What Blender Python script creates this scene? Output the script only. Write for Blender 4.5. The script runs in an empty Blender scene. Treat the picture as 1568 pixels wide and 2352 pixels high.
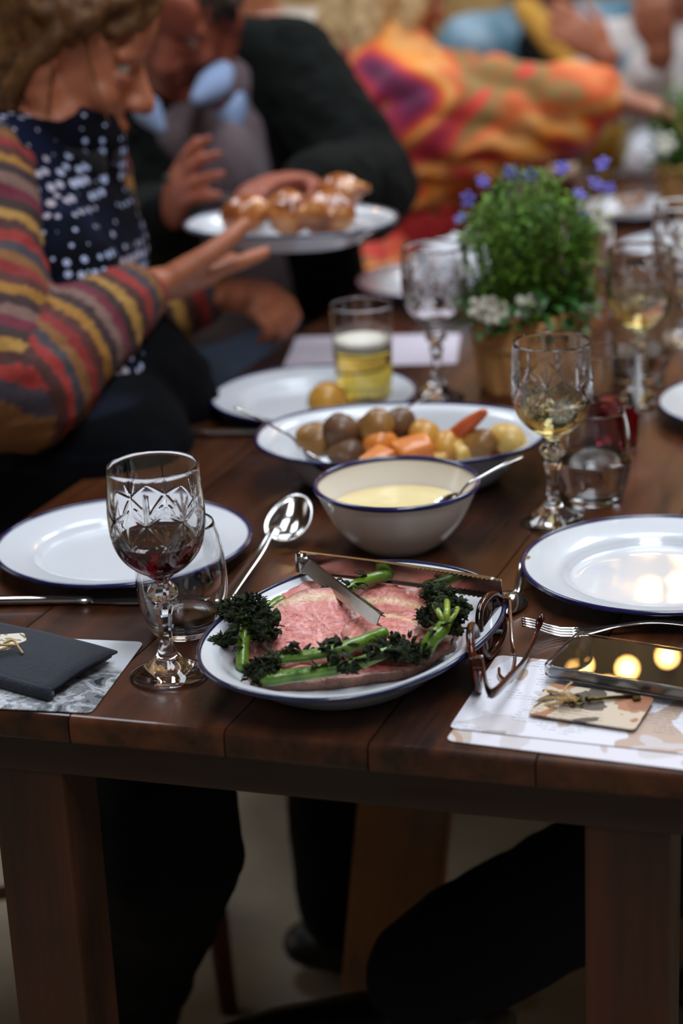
import bpy, bmesh, math, random
import numpy as np
from math import sin, cos, pi, radians, sqrt, atan2, hypot
from mathutils import Vector, Matrix, Euler, noise as mnoise
SC = bpy.context.scene
COL = SC.collection
random.seed(7)
rnd = random.uniform

# ------------------------------------------------------------------ camera
CAM_H, PITCH, ROLL, LENS = 1.44, radians(19.3), radians(2.65), 70.0
cam = bpy.data.cameras.new('camera')
cam.sensor_fit = 'VERTICAL'; cam.sensor_height = 36.0; cam.sensor_width = 24.0
cam.lens = LENS; cam.clip_start = 0.05; cam.clip_end = 60
cam.dof.use_dof = True; cam.dof.focus_distance = 1.73; cam.dof.aperture_fstop = 3.0
cam.dof.aperture_blades = 0
FW = Vector((0, cos(PITCH), -sin(PITCH)))
_r = Vector((1, 0, 0)); _u = _r.cross(FW)
RT = _r * cos(ROLL) - _u * sin(ROLL)
UP = _r * sin(ROLL) + _u * cos(ROLL)
camo = bpy.data.objects.new('camera', cam); COL.objects.link(camo)
camo.matrix_world = Matrix(((RT.x, UP.x, -FW.x, 0), (RT.y, UP.y, -FW.y, 0), (RT.z, UP.z, -FW.z, CAM_H), (0, 0, 0, 1)))
SC.camera = camo

# ------------------------------------------------------------------ light
SC.view_settings.view_transform = 'Standard'
SC.view_settings.look = 'None'
SC.view_settings.gamma = 1.0
SC.view_settings.use_curve_mapping = False
SC.view_settings.exposure = 0.0
W = bpy.data.worlds.new('world'); SC.world = W; W.use_nodes = True
W.node_tree.nodes['Background'].inputs[0].default_value = (0.92, 0.94, 1.0, 1)
W.node_tree.nodes['Background'].inputs[1].default_value = 0.16
def area(name, loc, sx, sy, power, col, target):
    l = bpy.data.lights.new(name, 'AREA'); l.shape = 'RECTANGLE'; l.size = sx; l.size_y = sy
    l.energy = power; l.color = col
    o = bpy.data.objects.new(name, l); COL.objects.link(o); o.location = loc
    o.rotation_euler = (Vector(target) - Vector(loc)).to_track_quat('-Z', 'Y').to_euler()
    return o
area('skylight_or_fill_lamp', (0.75, 2.75, 3.85), 1.0, 2.0, 60, (0.80, 0.90, 1.0), (0.75, 2.75, 0))
area('skylight_or_fill_lamp', (-1.35, 4.3, 3.85), 1.0, 2.0, 62, (0.82, 0.91, 1.0), (-1.35, 4.3, 0))
area('skylight_or_fill_lamp', (1.9, 4.9, 3.85), 1.0, 2.0, 74, (0.85, 0.92, 1.0), (1.9, 4.9, 0))
area('skylight_or_fill_lamp', (0.5, 0.1, 3.85), 1.0, 2.0, 76, (0.90, 0.94, 1.0), (0.5, 0.1, 0))  # added fill above the camera to brighten near faces, no known skylight
area('doorway_lamp', (-3.3, 3.2, 1.5), 1.6, 2.2, 12, (0.9, 0.95, 1.0), (0, 3.2, 0.6))
SC.cycles.max_bounces = 10; SC.cycles.transmission_bounces = 10; SC.cycles.glossy_bounces = 4; SC.cycles.diffuse_bounces = 3
SC.cycles.transparent_max_bounces = 8
SC.cycles.sample_clamp_indirect = 6.0; SC.cycles.blur_glossy = 0.5
SC.cycles.use_denoising = True

# ------------------------------------------------------------------ helpers
F_PX = LENS / 36 * 2352
def _ray(px, py): return FW * F_PX + RT * (px - 784) - UP * (py - 1176)
def P(px, py, z=0.75):                       # the point at height z seen at a photo pixel
    d = _ray(px, py); t = (z - CAM_H) / d.z
    return Vector((0, 0, CAM_H)) + d * t
def At(px, py, depth):                       # the point at a distance seen at a photo pixel
    return Vector((0, 0, CAM_H)) + _ray(px, py) / F_PX * depth
V = lambda *a: Vector(a)
TZ = 0.75                                    # table top height

def nt(m):
    m.use_nodes = True; t = m.node_tree
    return t, t.nodes['Principled BSDF']
def lin(c):
    return tuple(((x / 255) / 12.92 if x / 255 < 0.04045 else ((x / 255 + 0.055) / 1.055) ** 2.4) for x in c) + (1,)
_mats = {}
def mat(name, rgb, rough=0.5, metal=0.0, spec=0.5, coat=0.0, trans=0.0, ior=1.45, sheen=0.0, sss=0.0,
        noise=None, bump=None, alpha=1.0):
    """rgb is an sRGB 0-255 colour; noise=(scale, second colour, contrast); bump=(scale, strength)."""
    if name in _mats: return _mats[name]
    m = bpy.data.materials.new(name); t, b = nt(m)
    b.inputs['Base Color'].default_value = lin(rgb); b.inputs['Roughness'].default_value = rough
    b.inputs['Metallic'].default_value = metal; b.inputs['IOR'].default_value = ior
    b.inputs['Specular IOR Level'].default_value = spec
    b.inputs['Coat Weight'].default_value = coat; b.inputs['Coat Roughness'].default_value = 0.03
    b.inputs['Transmission Weight'].default_value = trans
    b.inputs['Sheen Weight'].default_value = sheen
    if sss: b.inputs['Subsurface Weight'].default_value = sss; b.inputs['Subsurface Scale'].default_value = 0.01
    b.inputs['Alpha'].default_value = alpha
    tc = t.nodes.new('ShaderNodeTexCoord')
    if noise:
        n = t.nodes.new('ShaderNodeTexNoise'); n.inputs['Scale'].default_value = noise[0]; n.inputs['Detail'].default_value = 5
        t.links.new(tc.outputs['Object'], n.inputs['Vector'])
        r = t.nodes.new('ShaderNodeValToRGB'); w = noise[2] if len(noise) > 2 else 0.2
        r.color_ramp.elements[0].position = 0.5 - w; r.color_ramp.elements[1].position = 0.5 + w
        r.color_ramp.elements[0].color = lin(rgb); r.color_ramp.elements[1].color = lin(noise[1])
        t.links.new(n.outputs['Fac'], r.inputs[0]); t.links.new(r.outputs[0], b.inputs['Base Color'])
    if bump:
        n2 = t.nodes.new('ShaderNodeTexNoise'); n2.inputs['Scale'].default_value = bump[0]; n2.inputs['Detail'].default_value = 4
        t.links.new(tc.outputs['Object'], n2.inputs['Vector'])
        bp = t.nodes.new('ShaderNodeBump'); bp.inputs['Strength'].default_value = bump[1]; bp.inputs['Distance'].default_value = 0.004
        t.links.new(n2.outputs['Fac'], bp.inputs['Height']); t.links.new(bp.outputs[0], b.inputs['Normal'])
    _mats[name] = m
    return m

def wood(name, c1, c2, rough=0.35, axis=1, stretch=14, coat=0.0, scale=22, bump=0.15):
    if name in _mats: return _mats[name]
    m = bpy.data.materials.new(name); t, b = nt(m); N = t.nodes.new; L = t.links.new
    tc = N('ShaderNodeTexCoord'); oi = N('ShaderNodeObjectInfo')
    mp = N('ShaderNodeMapping'); s = [1, 1, 1]; s[axis] = 1 / stretch; mp.inputs['Scale'].default_value = s
    ad = N('ShaderNodeVectorMath'); ad.operation = 'ADD'
    sc = N('ShaderNodeVectorMath'); sc.operation = 'SCALE'; sc.inputs['Scale'].default_value = 1.0
    cmb = N('ShaderNodeCombineXYZ')
    mul = N('ShaderNodeMath'); mul.operation = 'MULTIPLY'; mul.inputs[1].default_value = 37.0
    L(oi.outputs['Random'], mul.inputs[0])
    for k in range(3): L(mul.outputs[0], cmb.inputs[k])
    L(tc.outputs['Object'], ad.inputs[0]); L(cmb.outputs[0], ad.inputs[1]); L(ad.outputs[0], mp.inputs['Vector'])
    n = N('ShaderNodeTexNoise'); n.inputs['Scale'].default_value = scale; n.inputs['Detail'].default_value = 8; n.inputs['Roughness'].default_value = 0.65
    L(mp.outputs[0], n.inputs['Vector'])
    nb = N('ShaderNodeTexNoise'); nb.inputs['Scale'].default_value = 5; nb.inputs['Detail'].default_value = 4
    L(ad.outputs[0], nb.inputs['Vector'])
    mx = N('ShaderNodeMath'); mx.operation = 'ADD'; L(n.outputs['Fac'], mx.inputs[0])
    h = N('ShaderNodeMath'); h.operation = 'MULTIPLY_ADD'; h.inputs[1].default_value = 0.7; h.inputs[2].default_value = -0.35
    L(nb.outputs['Fac'], h.inputs[0]); L(h.outputs[0], mx.inputs[1])
    r = N('ShaderNodeValToRGB'); r.color_ramp.elements[0].position = 0.3; r.color_ramp.elements[1].position = 0.7
    r.color_ramp.elements[0].color = lin(c1); r.color_ramp.elements[1].color = lin(c2)
    L(mx.outputs[0], r.inputs[0])
    hs = N('ShaderNodeHueSaturation'); mr = N('ShaderNodeMapRange'); mr.inputs[3].default_value = 0.75; mr.inputs[4].default_value = 1.25
    L(oi.outputs['Random'], mr.inputs[0]); L(mr.outputs[0], hs.inputs['Value']); L(r.outputs[0], hs.inputs['Color'])
    L(hs.outputs[0], b.inputs['Base Color'])
    rr = N('ShaderNodeMapRange'); rr.inputs[1].default_value = 0.3; rr.inputs[2].default_value = 0.7
    rr.inputs[3].default_value = rough * 0.7; rr.inputs[4].default_value = rough * 1.4
    L(nb.outputs['Fac'], rr.inputs[0]); L(rr.outputs[0], b.inputs['Roughness'])
    bp = N('ShaderNodeBump'); bp.inputs['Strength'].default_value = bump; bp.inputs['Distance'].default_value = 0.002
    L(n.outputs['Fac'], bp.inputs['Height']); L(bp.outputs[0], b.inputs['Normal'])
    b.inputs['Coat Weight'].default_value = coat; b.inputs['Coat Roughness'].default_value = 0.12
    _mats[name] = m
    return m

def ramp_mat(name, stops, scale=6, rough=0.8, detail=2, distort=0.0, tex='noise', sheen=0.0, stretch=(1, 1, 1), bump=0.0):
    """Colour patches: a noise or wave run through a ramp of sRGB stops [(pos, rgb)...]."""
    if name in _mats: return _mats[name]
    m = bpy.data.materials.new(name); t, b = nt(m); N = t.nodes.new; L = t.links.new
    tc = N('ShaderNodeTexCoord'); mp = N('ShaderNodeMapping'); mp.inputs['Scale'].default_value = stretch
    L(tc.outputs['Object'], mp.inputs[0])
    n = N('ShaderNodeTexNoise'); n.inputs['Scale'].default_value = scale; n.inputs['Detail'].default_value = detail; n.inputs['Distortion'].default_value = distort
    L(mp.outputs[0], n.inputs['Vector'])
    r = N('ShaderNodeValToRGB'); cr = r.color_ramp
    while len(cr.elements) < len(stops): cr.elements.new(0.5)
    for e, (p, c) in zip(cr.elements, stops): e.position = p; e.color = lin(c)
    L(n.outputs['Fac'], r.inputs[0]); L(r.outputs[0], b.inputs['Base Color'])
    b.inputs['Roughness'].default_value = rough; b.inputs['Sheen Weight'].default_value = sheen
    if bump:
        bp = N('ShaderNodeBump'); bp.inputs['Strength'].default_value = bump; bp.inputs['Distance'].default_value = 0.01
        L(n.outputs['Fac'], bp.inputs['Height']); L(bp.outputs[0], b.inputs['Normal'])
    _mats[name] = m
    return m

def attr_mat(name, rough=0.5, coat=0.0, bump=(300, 0.3), spec=0.5, mixn=0.25, sss=0.0, nscale=120):
    if name in _mats: return _mats[name]
    m = bpy.data.materials.new(name); t, b = nt(m); N = t.nodes.new; L = t.links.new
    a = N('ShaderNodeAttribute'); a.attribute_name = 'Col'
    tc = N('ShaderNodeTexCoord'); n = N('ShaderNodeTexNoise'); n.inputs['Scale'].default_value = nscale; n.inputs['Detail'].default_value = 6
    L(tc.outputs['Object'], n.inputs['Vector'])
    mr = N('ShaderNodeMapRange'); mr.inputs[1].default_value = 0.3; mr.inputs[2].default_value = 0.7; mr.inputs[3].default_value = 1 - mixn; mr.inputs[4].default_value = 1 + mixn
    L(n.outputs['Fac'], mr.inputs[0])
    hs = N('ShaderNodeHueSaturation'); L(mr.outputs[0], hs.inputs['Value']); L(a.outputs['Color'], hs.inputs['Color'])
    L(hs.outputs[0], b.inputs['Base Color'])
    n2 = N('ShaderNodeTexNoise'); n2.inputs['Scale'].default_value = bump[0]; n2.inputs['Detail'].default_value = 5
    L(tc.outputs['Object'], n2.inputs['Vector'])
    bp = N('ShaderNodeBump'); bp.inputs['Strength'].default_value = bump[1]; bp.inputs['Distance'].default_value = 0.003
    L(n2.outputs['Fac'], bp.inputs['Height']); L(bp.outputs[0], b.inputs['Normal'])
    b.inputs['Roughness'].default_value = rough; b.inputs['Coat Weight'].default_value = coat; b.inputs['Specular IOR Level'].default_value = spec
    b.inputs['Coat Roughness'].default_value = 0.2
    if sss: b.inputs['Subsurface Weight'].default_value = sss; b.inputs['Subsurface Scale'].default_value = 0.006
    _mats[name] = m
    return m

def glass_mat(name, rgb=(252, 252, 252), ior=1.5, rough=0.0):
    return mat(name, rgb, rough=rough, trans=1.0, ior=ior)
def emit_mat(name, rgb, strength):
    m = bpy.data.materials.new(name); m.use_nodes = True; t = m.node_tree; t.nodes.clear()
    e = t.nodes.new('ShaderNodeEmission'); e.inputs[0].default_value = lin(rgb); e.inputs[1].default_value = strength
    o = t.nodes.new('ShaderNodeOutputMaterial'); t.links.new(e.outputs[0], o.inputs[0]); return m

# --- object tree
def link(name, data, parent=None):
    o = bpy.data.objects.new(name, data); COL.objects.link(o)
    if parent is not None: o.parent = parent
    return o
def tag(o, label=None, cat=None, group=None, kind=None):
    if label: o['label'] = label
    if cat: o['category'] = cat
    if group: o['group'] = group
    if kind: o['kind'] = kind
    return o
def thing(name, label, cat, loc=(0, 0, 0), rz=0.0, group=None):
    o = link(name, None); o.empty_display_size = 0.02
    o.location = loc; o.rotation_euler = (0, 0, rz)
    return tag(o, label, cat, group)
def put(name, me, m, parent=None, smooth=True, loc=None, rot=None):
    """me: a mesh, a bmesh or (verts, faces)."""
    if isinstance(me, bmesh.types.BMesh):
        bm = me; me = bpy.data.meshes.new(name); bm.to_mesh(me); bm.free()
    elif isinstance(me, tuple):
        vs, fs = me; me = bpy.data.meshes.new(name); me.from_pydata([tuple(v) for v in vs], [], fs); me.update()
    if smooth: me.polygons.foreach_set('use_smooth', [True] * len(me.polygons))
    if m is not None:
        me.materials.clear()
        for k in (m if isinstance(m, (list, tuple)) else [m]): me.materials.append(k)
    o = link(name, me, parent)
    if loc is not None: o.location = loc
    if rot is not None: o.rotation_euler = rot
    return o
def dup(root, loc, rz=0.0, label=None, group=None):
    r = root.copy(); COL.objects.link(r); r.location = loc; r.rotation_euler = (0, 0, rz)
    if label: r['label'] = label
    if group: r['group'] = group
    for ch in list(root.children):
        c = ch.copy(); COL.objects.link(c); c.parent = r
        for g in ch.children:
            d = g.copy(); COL.objects.link(d); d.parent = c
    return r

# --- shapes: every maker returns (verts, faces)
def join(*parts):
    vs, fs = [], []
    for v, f in parts:
        k = len(vs); vs += list(v); fs += [tuple(i + k for i in q) for q in f]
    return vs, fs
def xf(part, M):
    return [M @ Vector(v) for v in part[0]], part[1]
def catmull(pts, n):
    pts = [Vector(p) for p in pts]; out = []
    for i in range(len(pts) - 1):
        p0 = pts[max(i - 1, 0)]; p1 = pts[i]; p2 = pts[i + 1]; p3 = pts[min(i + 2, len(pts) - 1)]
        for k in range(n):
            t = k / n
            out.append(0.5 * ((2 * p1) + (p2 - p0) * t + (2 * p0 - 5 * p1 + 4 * p2 - p3) * t * t + (3 * p1 - p0 - 3 * p2 + p3) * t ** 3))
    out.append(pts[-1]); return out
def lathe(prof, n=48, f=None):
    """prof: (r, z) from one end to the other; r=0 closes with a point."""
    vs, rows, fs = [], [], []
    for i, (r, z) in enumerate(prof):
        if r < 1e-6: rows.append([len(vs)]); vs.append(Vector((0, 0, z))); continue
        row = []
        for k in range(n):
            a = 2 * pi * k / n; rr = r if f is None else f(r, z, a, i)
            row.append(len(vs)); vs.append(Vector((rr * cos(a), rr * sin(a), z)))
        rows.append(row)
    for a, b in zip(rows[:-1], rows[1:]):
        if len(a) == 1 and len(b) == 1: continue
        for k in range(n):
            k2 = (k + 1) % n
            if len(a) == 1: fs.append((a[0], b[k2], b[k]))
            elif len(b) == 1: fs.append((a[k], a[k2], b[0]))
            else: fs.append((a[k], a[k2], b[k2], b[k]))
    return vs, fs
def loft(rings, cap0=True, cap1=True, loop=False):
    vs, fs, n = [], [], len(rings[0])
    for r in rings: vs += [Vector(p) for p in r]
    m = len(rings)
    for i in range(m if loop else m - 1):
        a, b = i * n, ((i + 1) % m) * n
        for k in range(n):
            k2 = (k + 1) % n; fs.append((a + k, a + k2, b + k2, b + k))
    if not loop:
        if cap0: fs.append(tuple(range(n))[::-1])
        if cap1: fs.append(tuple((m - 1) * n + k for k in range(n)))
    return vs, fs
def tube(path, radii, n=10, caps=True, flat=1.0, up=None, loop=False, round_ends=False):
    """a tube along path; radii a number or one per point; flat squashes it along the frame's second axis."""
    path = [Vector(p) for p in path]
    if not hasattr(radii, '__len__'): radii = [radii] * len(path)
    radii = list(radii)
    if round_ends:
        p0, p1 = path[0], path[-1]; d0 = (path[1] - p0).normalized(); d1 = (p1 - path[-2]).normalized()
        r0, r1 = radii[0], radii[-1]
        mn = lambda r: min(r) if hasattr(r, '__len__') else r
        sc = lambda r, k: tuple(x * k for x in r) if hasattr(r, '__len__') else r * k
        pre = [(p0 - d0 * mn(r0) * sin(a), sc(r0, cos(a))) for a in (1.45, 1.05, 0.55)]
        post = [(p1 + d1 * mn(r1) * sin(a), sc(r1, cos(a))) for a in (0.55, 1.05, 1.45)]
        path = [q for q, _ in pre] + path + [q for q, _ in post]; radii = [r for _, r in pre] + radii + [r for _, r in post]
    m = len(path); rings = []; e = None
    for i in range(m):
        if loop: t = path[(i + 1) % m] - path[i - 1]
        else: t = path[min(i + 1, m - 1)] - path[max(i - 1, 0)]
        t.normalize()
        if e is None:
            u = Vector(up) if up is not None else (Vector((0, 0, 1)) if abs(t.z) < 0.9 else Vector((1, 0, 0)))
            e = (u - t * u.dot(t)).normalized()
        else:
            if up is not None and abs(t.dot(Vector(up))) < 0.95: e = Vector(up)
            e = (e - t * e.dot(t)).normalized()
        s = t.cross(e)
        r = radii[i]; ra, rb = (r if hasattr(r, '__len__') else (r, r * flat))
        rings.append([path[i] + s * (ra * cos(2 * pi * k / n)) + e * (rb * sin(2 * pi * k / n)) for k in range(n)])
    return loft(rings, caps, caps, loop)
def ball(c, r, seg=16, rings=10, M=None):
    rx, ry, rz = r if hasattr(r, '__len__') else (r, r, r)
    vs, fs = lathe([(sin(pi * i / rings) if 0 < i < rings else 0, -cos(pi * i / rings)) for i in range(rings + 1)], seg)
    out = []
    for v in vs:
        w = Vector((v.x * rx, v.y * ry, v.z * rz))
        if M is not None: w = M @ w
        out.append(w + Vector(c))
    return out, fs
def box(c, s, M=None, bev=0.0):
    bm = bmesh.new(); bmesh.ops.create_cube(bm, size=1)
    bmesh.ops.scale(bm, vec=Vector(s), verts=bm.verts)
    if bev: bmesh.ops.bevel(bm, geom=bm.edges[:], offset=bev, segments=2, profile=0.6, affect='EDGES')
    vs = [v.co.copy() for v in bm.verts]; idx = {v: i for i, v in enumerate(bm.verts)}
    fs = [tuple(idx[v] for v in f.verts) for f in bm.faces]; bm.free()
    return [((M @ v) if M is not None else v) + Vector(c) for v in vs], fs
def prism(poly, z0, z1, bev=0.0, seg=2):
    bm = bmesh.new()
    vs = [bm.verts.new((p[0], p[1], z0)) for p in poly]; f = bm.faces.new(vs)
    g = bmesh.ops.extrude_face_region(bm, geom=[f]); up = [e for e in g['geom'] if isinstance(e, bmesh.types.BMVert)]
    for v in up: v.co.z = z1
    bmesh.ops.recalc_face_normals(bm, faces=bm.faces[:])
    if bev:
        es = [e for e in bm.edges if abs(e.verts[0].co.z - e.verts[1].co.z) < 1e-7]
        bmesh.ops.bevel(bm, geom=es, offset=bev, segments=seg, profile=0.5, affect='EDGES')
    vs = [v.co.copy() for v in bm.verts]; idx = {v: i for i, v in enumerate(bm.verts)}
    fs = [tuple(idx[v] for v in f.verts) for f in bm.faces]; bm.free()
    return vs, fs
def round_poly(pts, r, n=5):
    """corners of a polygon rounded with radius about r."""
    out = []; m = len(pts)
    for i in range(m):
        p = Vector(pts[i][:2]); a = Vector(pts[i - 1][:2]); b = Vector(pts[(i + 1) % m][:2])
        da = (a - p).normalized(); db = (b - p).normalized(); s = p + da * r; e = p + db * r
        for k in range(n + 1):
            t = k / n; out.append((s * (1 - t) ** 2 + p * 2 * t * (1 - t) + e * t * t))
    return out
def remesh(parts, voxel, smooth=3, disp=None):
    """one continuous closed surface over overlapping closed shapes; disp(co)->offset along the normal."""
    vs, fs = join(*parts)
    me = bpy.data.meshes.new('tmp'); me.from_pydata([tuple(v) for v in vs], [], fs); me.update()
    bm = bmesh.new(); bm.from_mesh(me); bmesh.ops.recalc_face_normals(bm, faces=bm.faces[:]); bm.to_mesh(me); bm.free()
    o = link('tmp', me)
    r = o.modifiers.new('r', 'REMESH'); r.mode = 'VOXEL'; r.voxel_size = voxel; r.use_smooth_shade = True
    if smooth:
        s = o.modifiers.new('s', 'SMOOTH'); s.factor = 0.5; s.iterations = smooth
    dg = bpy.context.evaluated_depsgraph_get(); ev = o.evaluated_get(dg)
    out = bpy.data.meshes.new_from_object(ev)
    bpy.data.objects.remove(o); bpy.data.meshes.remove(me)
    if disp is not None:
        ns = [v.normal.copy() for v in out.vertices]
        for v, n in zip(out.vertices, ns): v.co += n * disp(v.co)
        out.update()
    return out
def colour(me, fn):
    """vertex colours of the thing itself: fn(index, co) -> sRGB"""
    a = me.color_attributes.new('Col', 'FLOAT_COLOR', 'POINT')
    for i, v in enumerate(me.vertices): a.data[i].color = lin(fn(i, v.co))
def mesh_of(part, name='m'):
    me = bpy.data.meshes.new(name); me.from_pydata([tuple(v) for v in part[0]], [], part[1]); me.update(); return me
def frame(z, x=None):
    """rotation whose third axis is z and first is close to x."""
    z = Vector(z).normalized(); x = Vector(x) if x is not None else Vector((1, 0, 0))
    x = (x - z * x.dot(z)).normalized(); y = z.cross(x)
    return Matrix((x, y, z)).transposed()
def fbm(p, s, seed=0.0):
    return mnoise.fractal(Vector(p) * s + Vector((seed, seed * 1.7, seed * 0.3)), 1.0, 2.0, 3)

# ------------------------------------------------------------------ the room
M_FLOOR = ramp_mat('concrete', [(0.25, (104, 92, 74)), (0.5, (140, 125, 102)), (0.75, (158, 144, 122))], scale=3.2, rough=0.7, detail=8, distort=0.4, bump=0.1)
fl = put('floor', box((0, 3.2, -0.05), (7.4, 9.0, 0.1)), M_FLOOR, smooth=False); fl['kind'] = 'structure'
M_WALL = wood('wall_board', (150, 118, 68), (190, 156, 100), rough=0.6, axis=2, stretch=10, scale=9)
wb = put('wall_back', box((0, 6.9, 2.0), (7.4, 0.1, 4.0)), mat('wall_backing', (70, 50, 30), 0.8), smooth=False); wb['kind'] = 'structure'
pl = mesh_of(box((0, 0, 0), (0.176, 0.03, 3.98), bev=0.004))
for k in range(41):
    put('plank', pl, M_WALL, wb, smooth=False, loc=(-3.6 + k * 0.18, 6.83 + rnd(-.004, .004), 2.0))
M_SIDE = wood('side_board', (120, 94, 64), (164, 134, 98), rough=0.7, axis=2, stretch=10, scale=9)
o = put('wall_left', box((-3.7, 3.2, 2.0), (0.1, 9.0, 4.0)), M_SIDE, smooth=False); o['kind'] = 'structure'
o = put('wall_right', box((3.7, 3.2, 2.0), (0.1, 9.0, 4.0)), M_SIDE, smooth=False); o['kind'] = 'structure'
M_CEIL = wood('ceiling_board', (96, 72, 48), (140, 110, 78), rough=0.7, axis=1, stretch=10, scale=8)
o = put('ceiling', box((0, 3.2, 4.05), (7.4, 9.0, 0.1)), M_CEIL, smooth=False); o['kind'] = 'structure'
for k, (x, y) in enumerate(((0.75, 2.75), (-1.35, 4.3), (1.9, 4.9), (0.5, 0.1))):  # the last frame is made up to go with the added fill lamp
    w_ = join(box((x - .54, y, 3.93), (.08, 2.16, .13)), box((x + .54, y, 3.93), (.08, 2.16, .13)), box((x, y - 1.04, 3.93), (1.0, .08, .13)), box((x, y + 1.04, 3.93), (1.0, .08, .13)))
    o = put('skylight_or_fill_frame_%d' % (k + 1), w_, M_CEIL, smooth=False); o['kind'] = 'structure'
# warm festoon lamps on cords from the ceiling, hung along the far half of the table
M_BULB = emit_mat('lamp_glow', (255, 190, 104), 110.0)
M_CORD = mat('cord_black', (14, 13, 12), 0.6)
lamp_me = mesh_of(ball((0, 0, 0), 0.017, 14, 8))
def lamp(p, lab):
    t = thing('pendant_lamp', lab, 'lamp', p, 0, 'warm pendant lamps above the table')
    put('bulb', lamp_me, M_BULB, t)
    put('socket', lathe([(0, .015), (.013, .015), (.015, .05), (.008, .062), (0, .062)], 12), M_CORD, t)
    put('cable', tube([(0, 0, .06), (0, 0, 4.0 - p[2])], .003, 6), M_CORD, t)
def mirror(px, py, z, zl):                    # where a lamp hangs whose reflection in a level surface is at this spot
    q = P(px, py, z); d = (q - Vector((0, 0, CAM_H))); d.z = -d.z
    return q + d * ((zl - z) / d.z)
lamps = [mirror(1440, 1527, .775, 2.35), mirror(1336, 1520, .775, 2.55), mirror(1395, 1572, .775, 2.5), mirror(1532, 1500, .775, 2.4),
         mirror(1490, 1345, .757, 2.45), mirror(1440, 1372, .757, 2.6), mirror(1560, 1333, .757, 2.45), mirror(640, 1322, .75, 2.3), mirror(690, 1300, .75, 2.6), mirror(560, 1335, .75, 2.7)]
for i, p in enumerate(lamps):
    lamp(p, 'warm glowing round bulb hanging on a black cord above the long table')

# ------------------------------------------------------------------ the long table
EU = Vector((0.954, -0.299, 0)).normalized()        # along the near edge, to the right
EV = Vector((cos(radians(69)), sin(radians(69)), 0))  # along the boards, away
_n = Vector((EU.y, -EU.x, 0))
A_ = Vector((-0.291, 1.511, 0)); B_ = Vector((-0.335, 2.0, 0))
_t = ((A_ - B_).dot(_n)) / EV.dot(_n)
T0 = B_ + EV * _t                                    # near left corner
TW, TL, TT = 0.94, 3.3, 0.026
def tp(u, v, z=0.0): return T0 + EU * u + EV * v + Vector((0, 0, z))
table = thing('dining_table', 'long dark brown varnished plank dining table with square legs', 'table', (0, 0, 0))
M_TOP = wood('varnished_plank', (30, 14, 7), (90, 48, 23), rough=0.3, axis=1, stretch=16, coat=0.2, scale=30, bump=0.10)
M_TOP.node_tree.nodes['Principled BSDF'].inputs['Specular IOR Level'].default_value = .34
_t_ang = atan2(EV.y, EV.x) - pi / 2
def plank_mesh(poly, z0, z1):
    bm = bmesh.new(); f = bm.faces.new([bm.verts.new((p[0], p[1], z0)) for p in poly])
    for e in bmesh.ops.extrude_face_region(bm, geom=[f])['geom']:
        if isinstance(e, bmesh.types.BMVert): e.co.z = z1
    bmesh.ops.recalc_face_normals(bm, faces=bm.faces[:])
    y0 = max(poly[0][1], poly[1][1]) + .002
    near = [e for e in bm.edges if all(v.co.y < y0 for v in e.verts) and abs(e.verts[0].co.z - e.verts[1].co.z) < 1e-6]
    bmesh.ops.bevel(bm, geom=near, offset=.0055, segments=4, profile=.5, affect='EDGES')
    return bm
u = 0.0; widths = [0.15, 0.128, 0.136, 0.12, 0.134, 0.13, 0.142]
sh = EU.dot(EV)
for w in widths:
    g = 0.0007
    q = [tp(u + g, 0), tp(u + w - g, 0), tp(u + w - g, TL), tp(u + g, TL)]
    c = tp(u + w / 2, 0); Mi = Matrix.Rotation(-_t_ang, 3, 'Z')
    poly = [(Mi @ (p - c)).to_2d() for p in q]
    put('plank', plank_mesh(poly, TZ - TT, TZ - rnd(0, .0005)), M_TOP, table, smooth=False, loc=c, rot=(0, 0, _t_ang))
    u += w
TW = u
M_LEG = wood('table_leg_wood', (36, 16, 5), (78, 38, 14), rough=0.6, axis=2, stretch=14, scale=26)
M_APR = wood('apron_wood', (26, 13, 6), (56, 30, 15), rough=0.55, axis=0, stretch=14, scale=26)
_u_ang = atan2(EU.y, EU.x)
def bar(name, p, q, w, h, m, zc):
    p, q = Vector(p), Vector(q); d = q - p; L = d.length
    return put(name, box((0, 0, 0), (L, w, h), bev=0.003), m, table, smooth=False, loc=((p + q) / 2) + Vector((0, 0, zc)), rot=(0, 0, atan2(d.y, d.x)))
i_ = 0.03
bar('apron', tp(0.03, i_), tp(TW - 0.03, i_), 0.022, 0.038, M_APR, TZ - TT - 0.0192)
bar('apron', tp(0.03, TL - i_), tp(TW - 0.03, TL - i_), 0.022, 0.038, M_APR, TZ - TT - 0.0192)
bar('apron', tp(0.04, i_ + .012), tp(0.04, TL - i_ - .012), 0.022, 0.038, M_APR, TZ - TT - 0.0192)
bar('apron', tp(TW - 0.04, i_ + .012), tp(TW - 0.04, TL - i_ - .012), 0.022, 0.038, M_APR, TZ - TT - 0.0192)
def on_front(px, py, inset):                         # u coordinate of a pixel on the vertical plane behind the near edge
    p0 = tp(0, inset); n = Vector((EU.y, -EU.x, 0)); d = _ray(px, py); C = Vector((0, 0, CAM_H))
    h = C + d * ((p0 - C).dot(n) / d.dot(n)); return (h - p0).dot(EU), h.z
uL, _ = on_front(150, 1900, .022); uR, _ = on_front(1335, 2000, .022); uR2, _ = on_front(1533, 2000, .022)
lw = uR2 - uR
H_L = TZ - TT - 0.0005
for (uu, vv) in ((uL - lw / 2, .022 + lw / 2), (uR + lw / 2, .022 + lw / 2), (uL - lw / 2, TL - .1), (uR + lw / 2, TL - .1)):
    put('leg', box((0, 0, 0), (lw, lw, H_L), bev=0.004), M_LEG, table, smooth=False, loc=tp(uu, vv, H_L / 2), rot=(0, 0, _u_ang))
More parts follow.
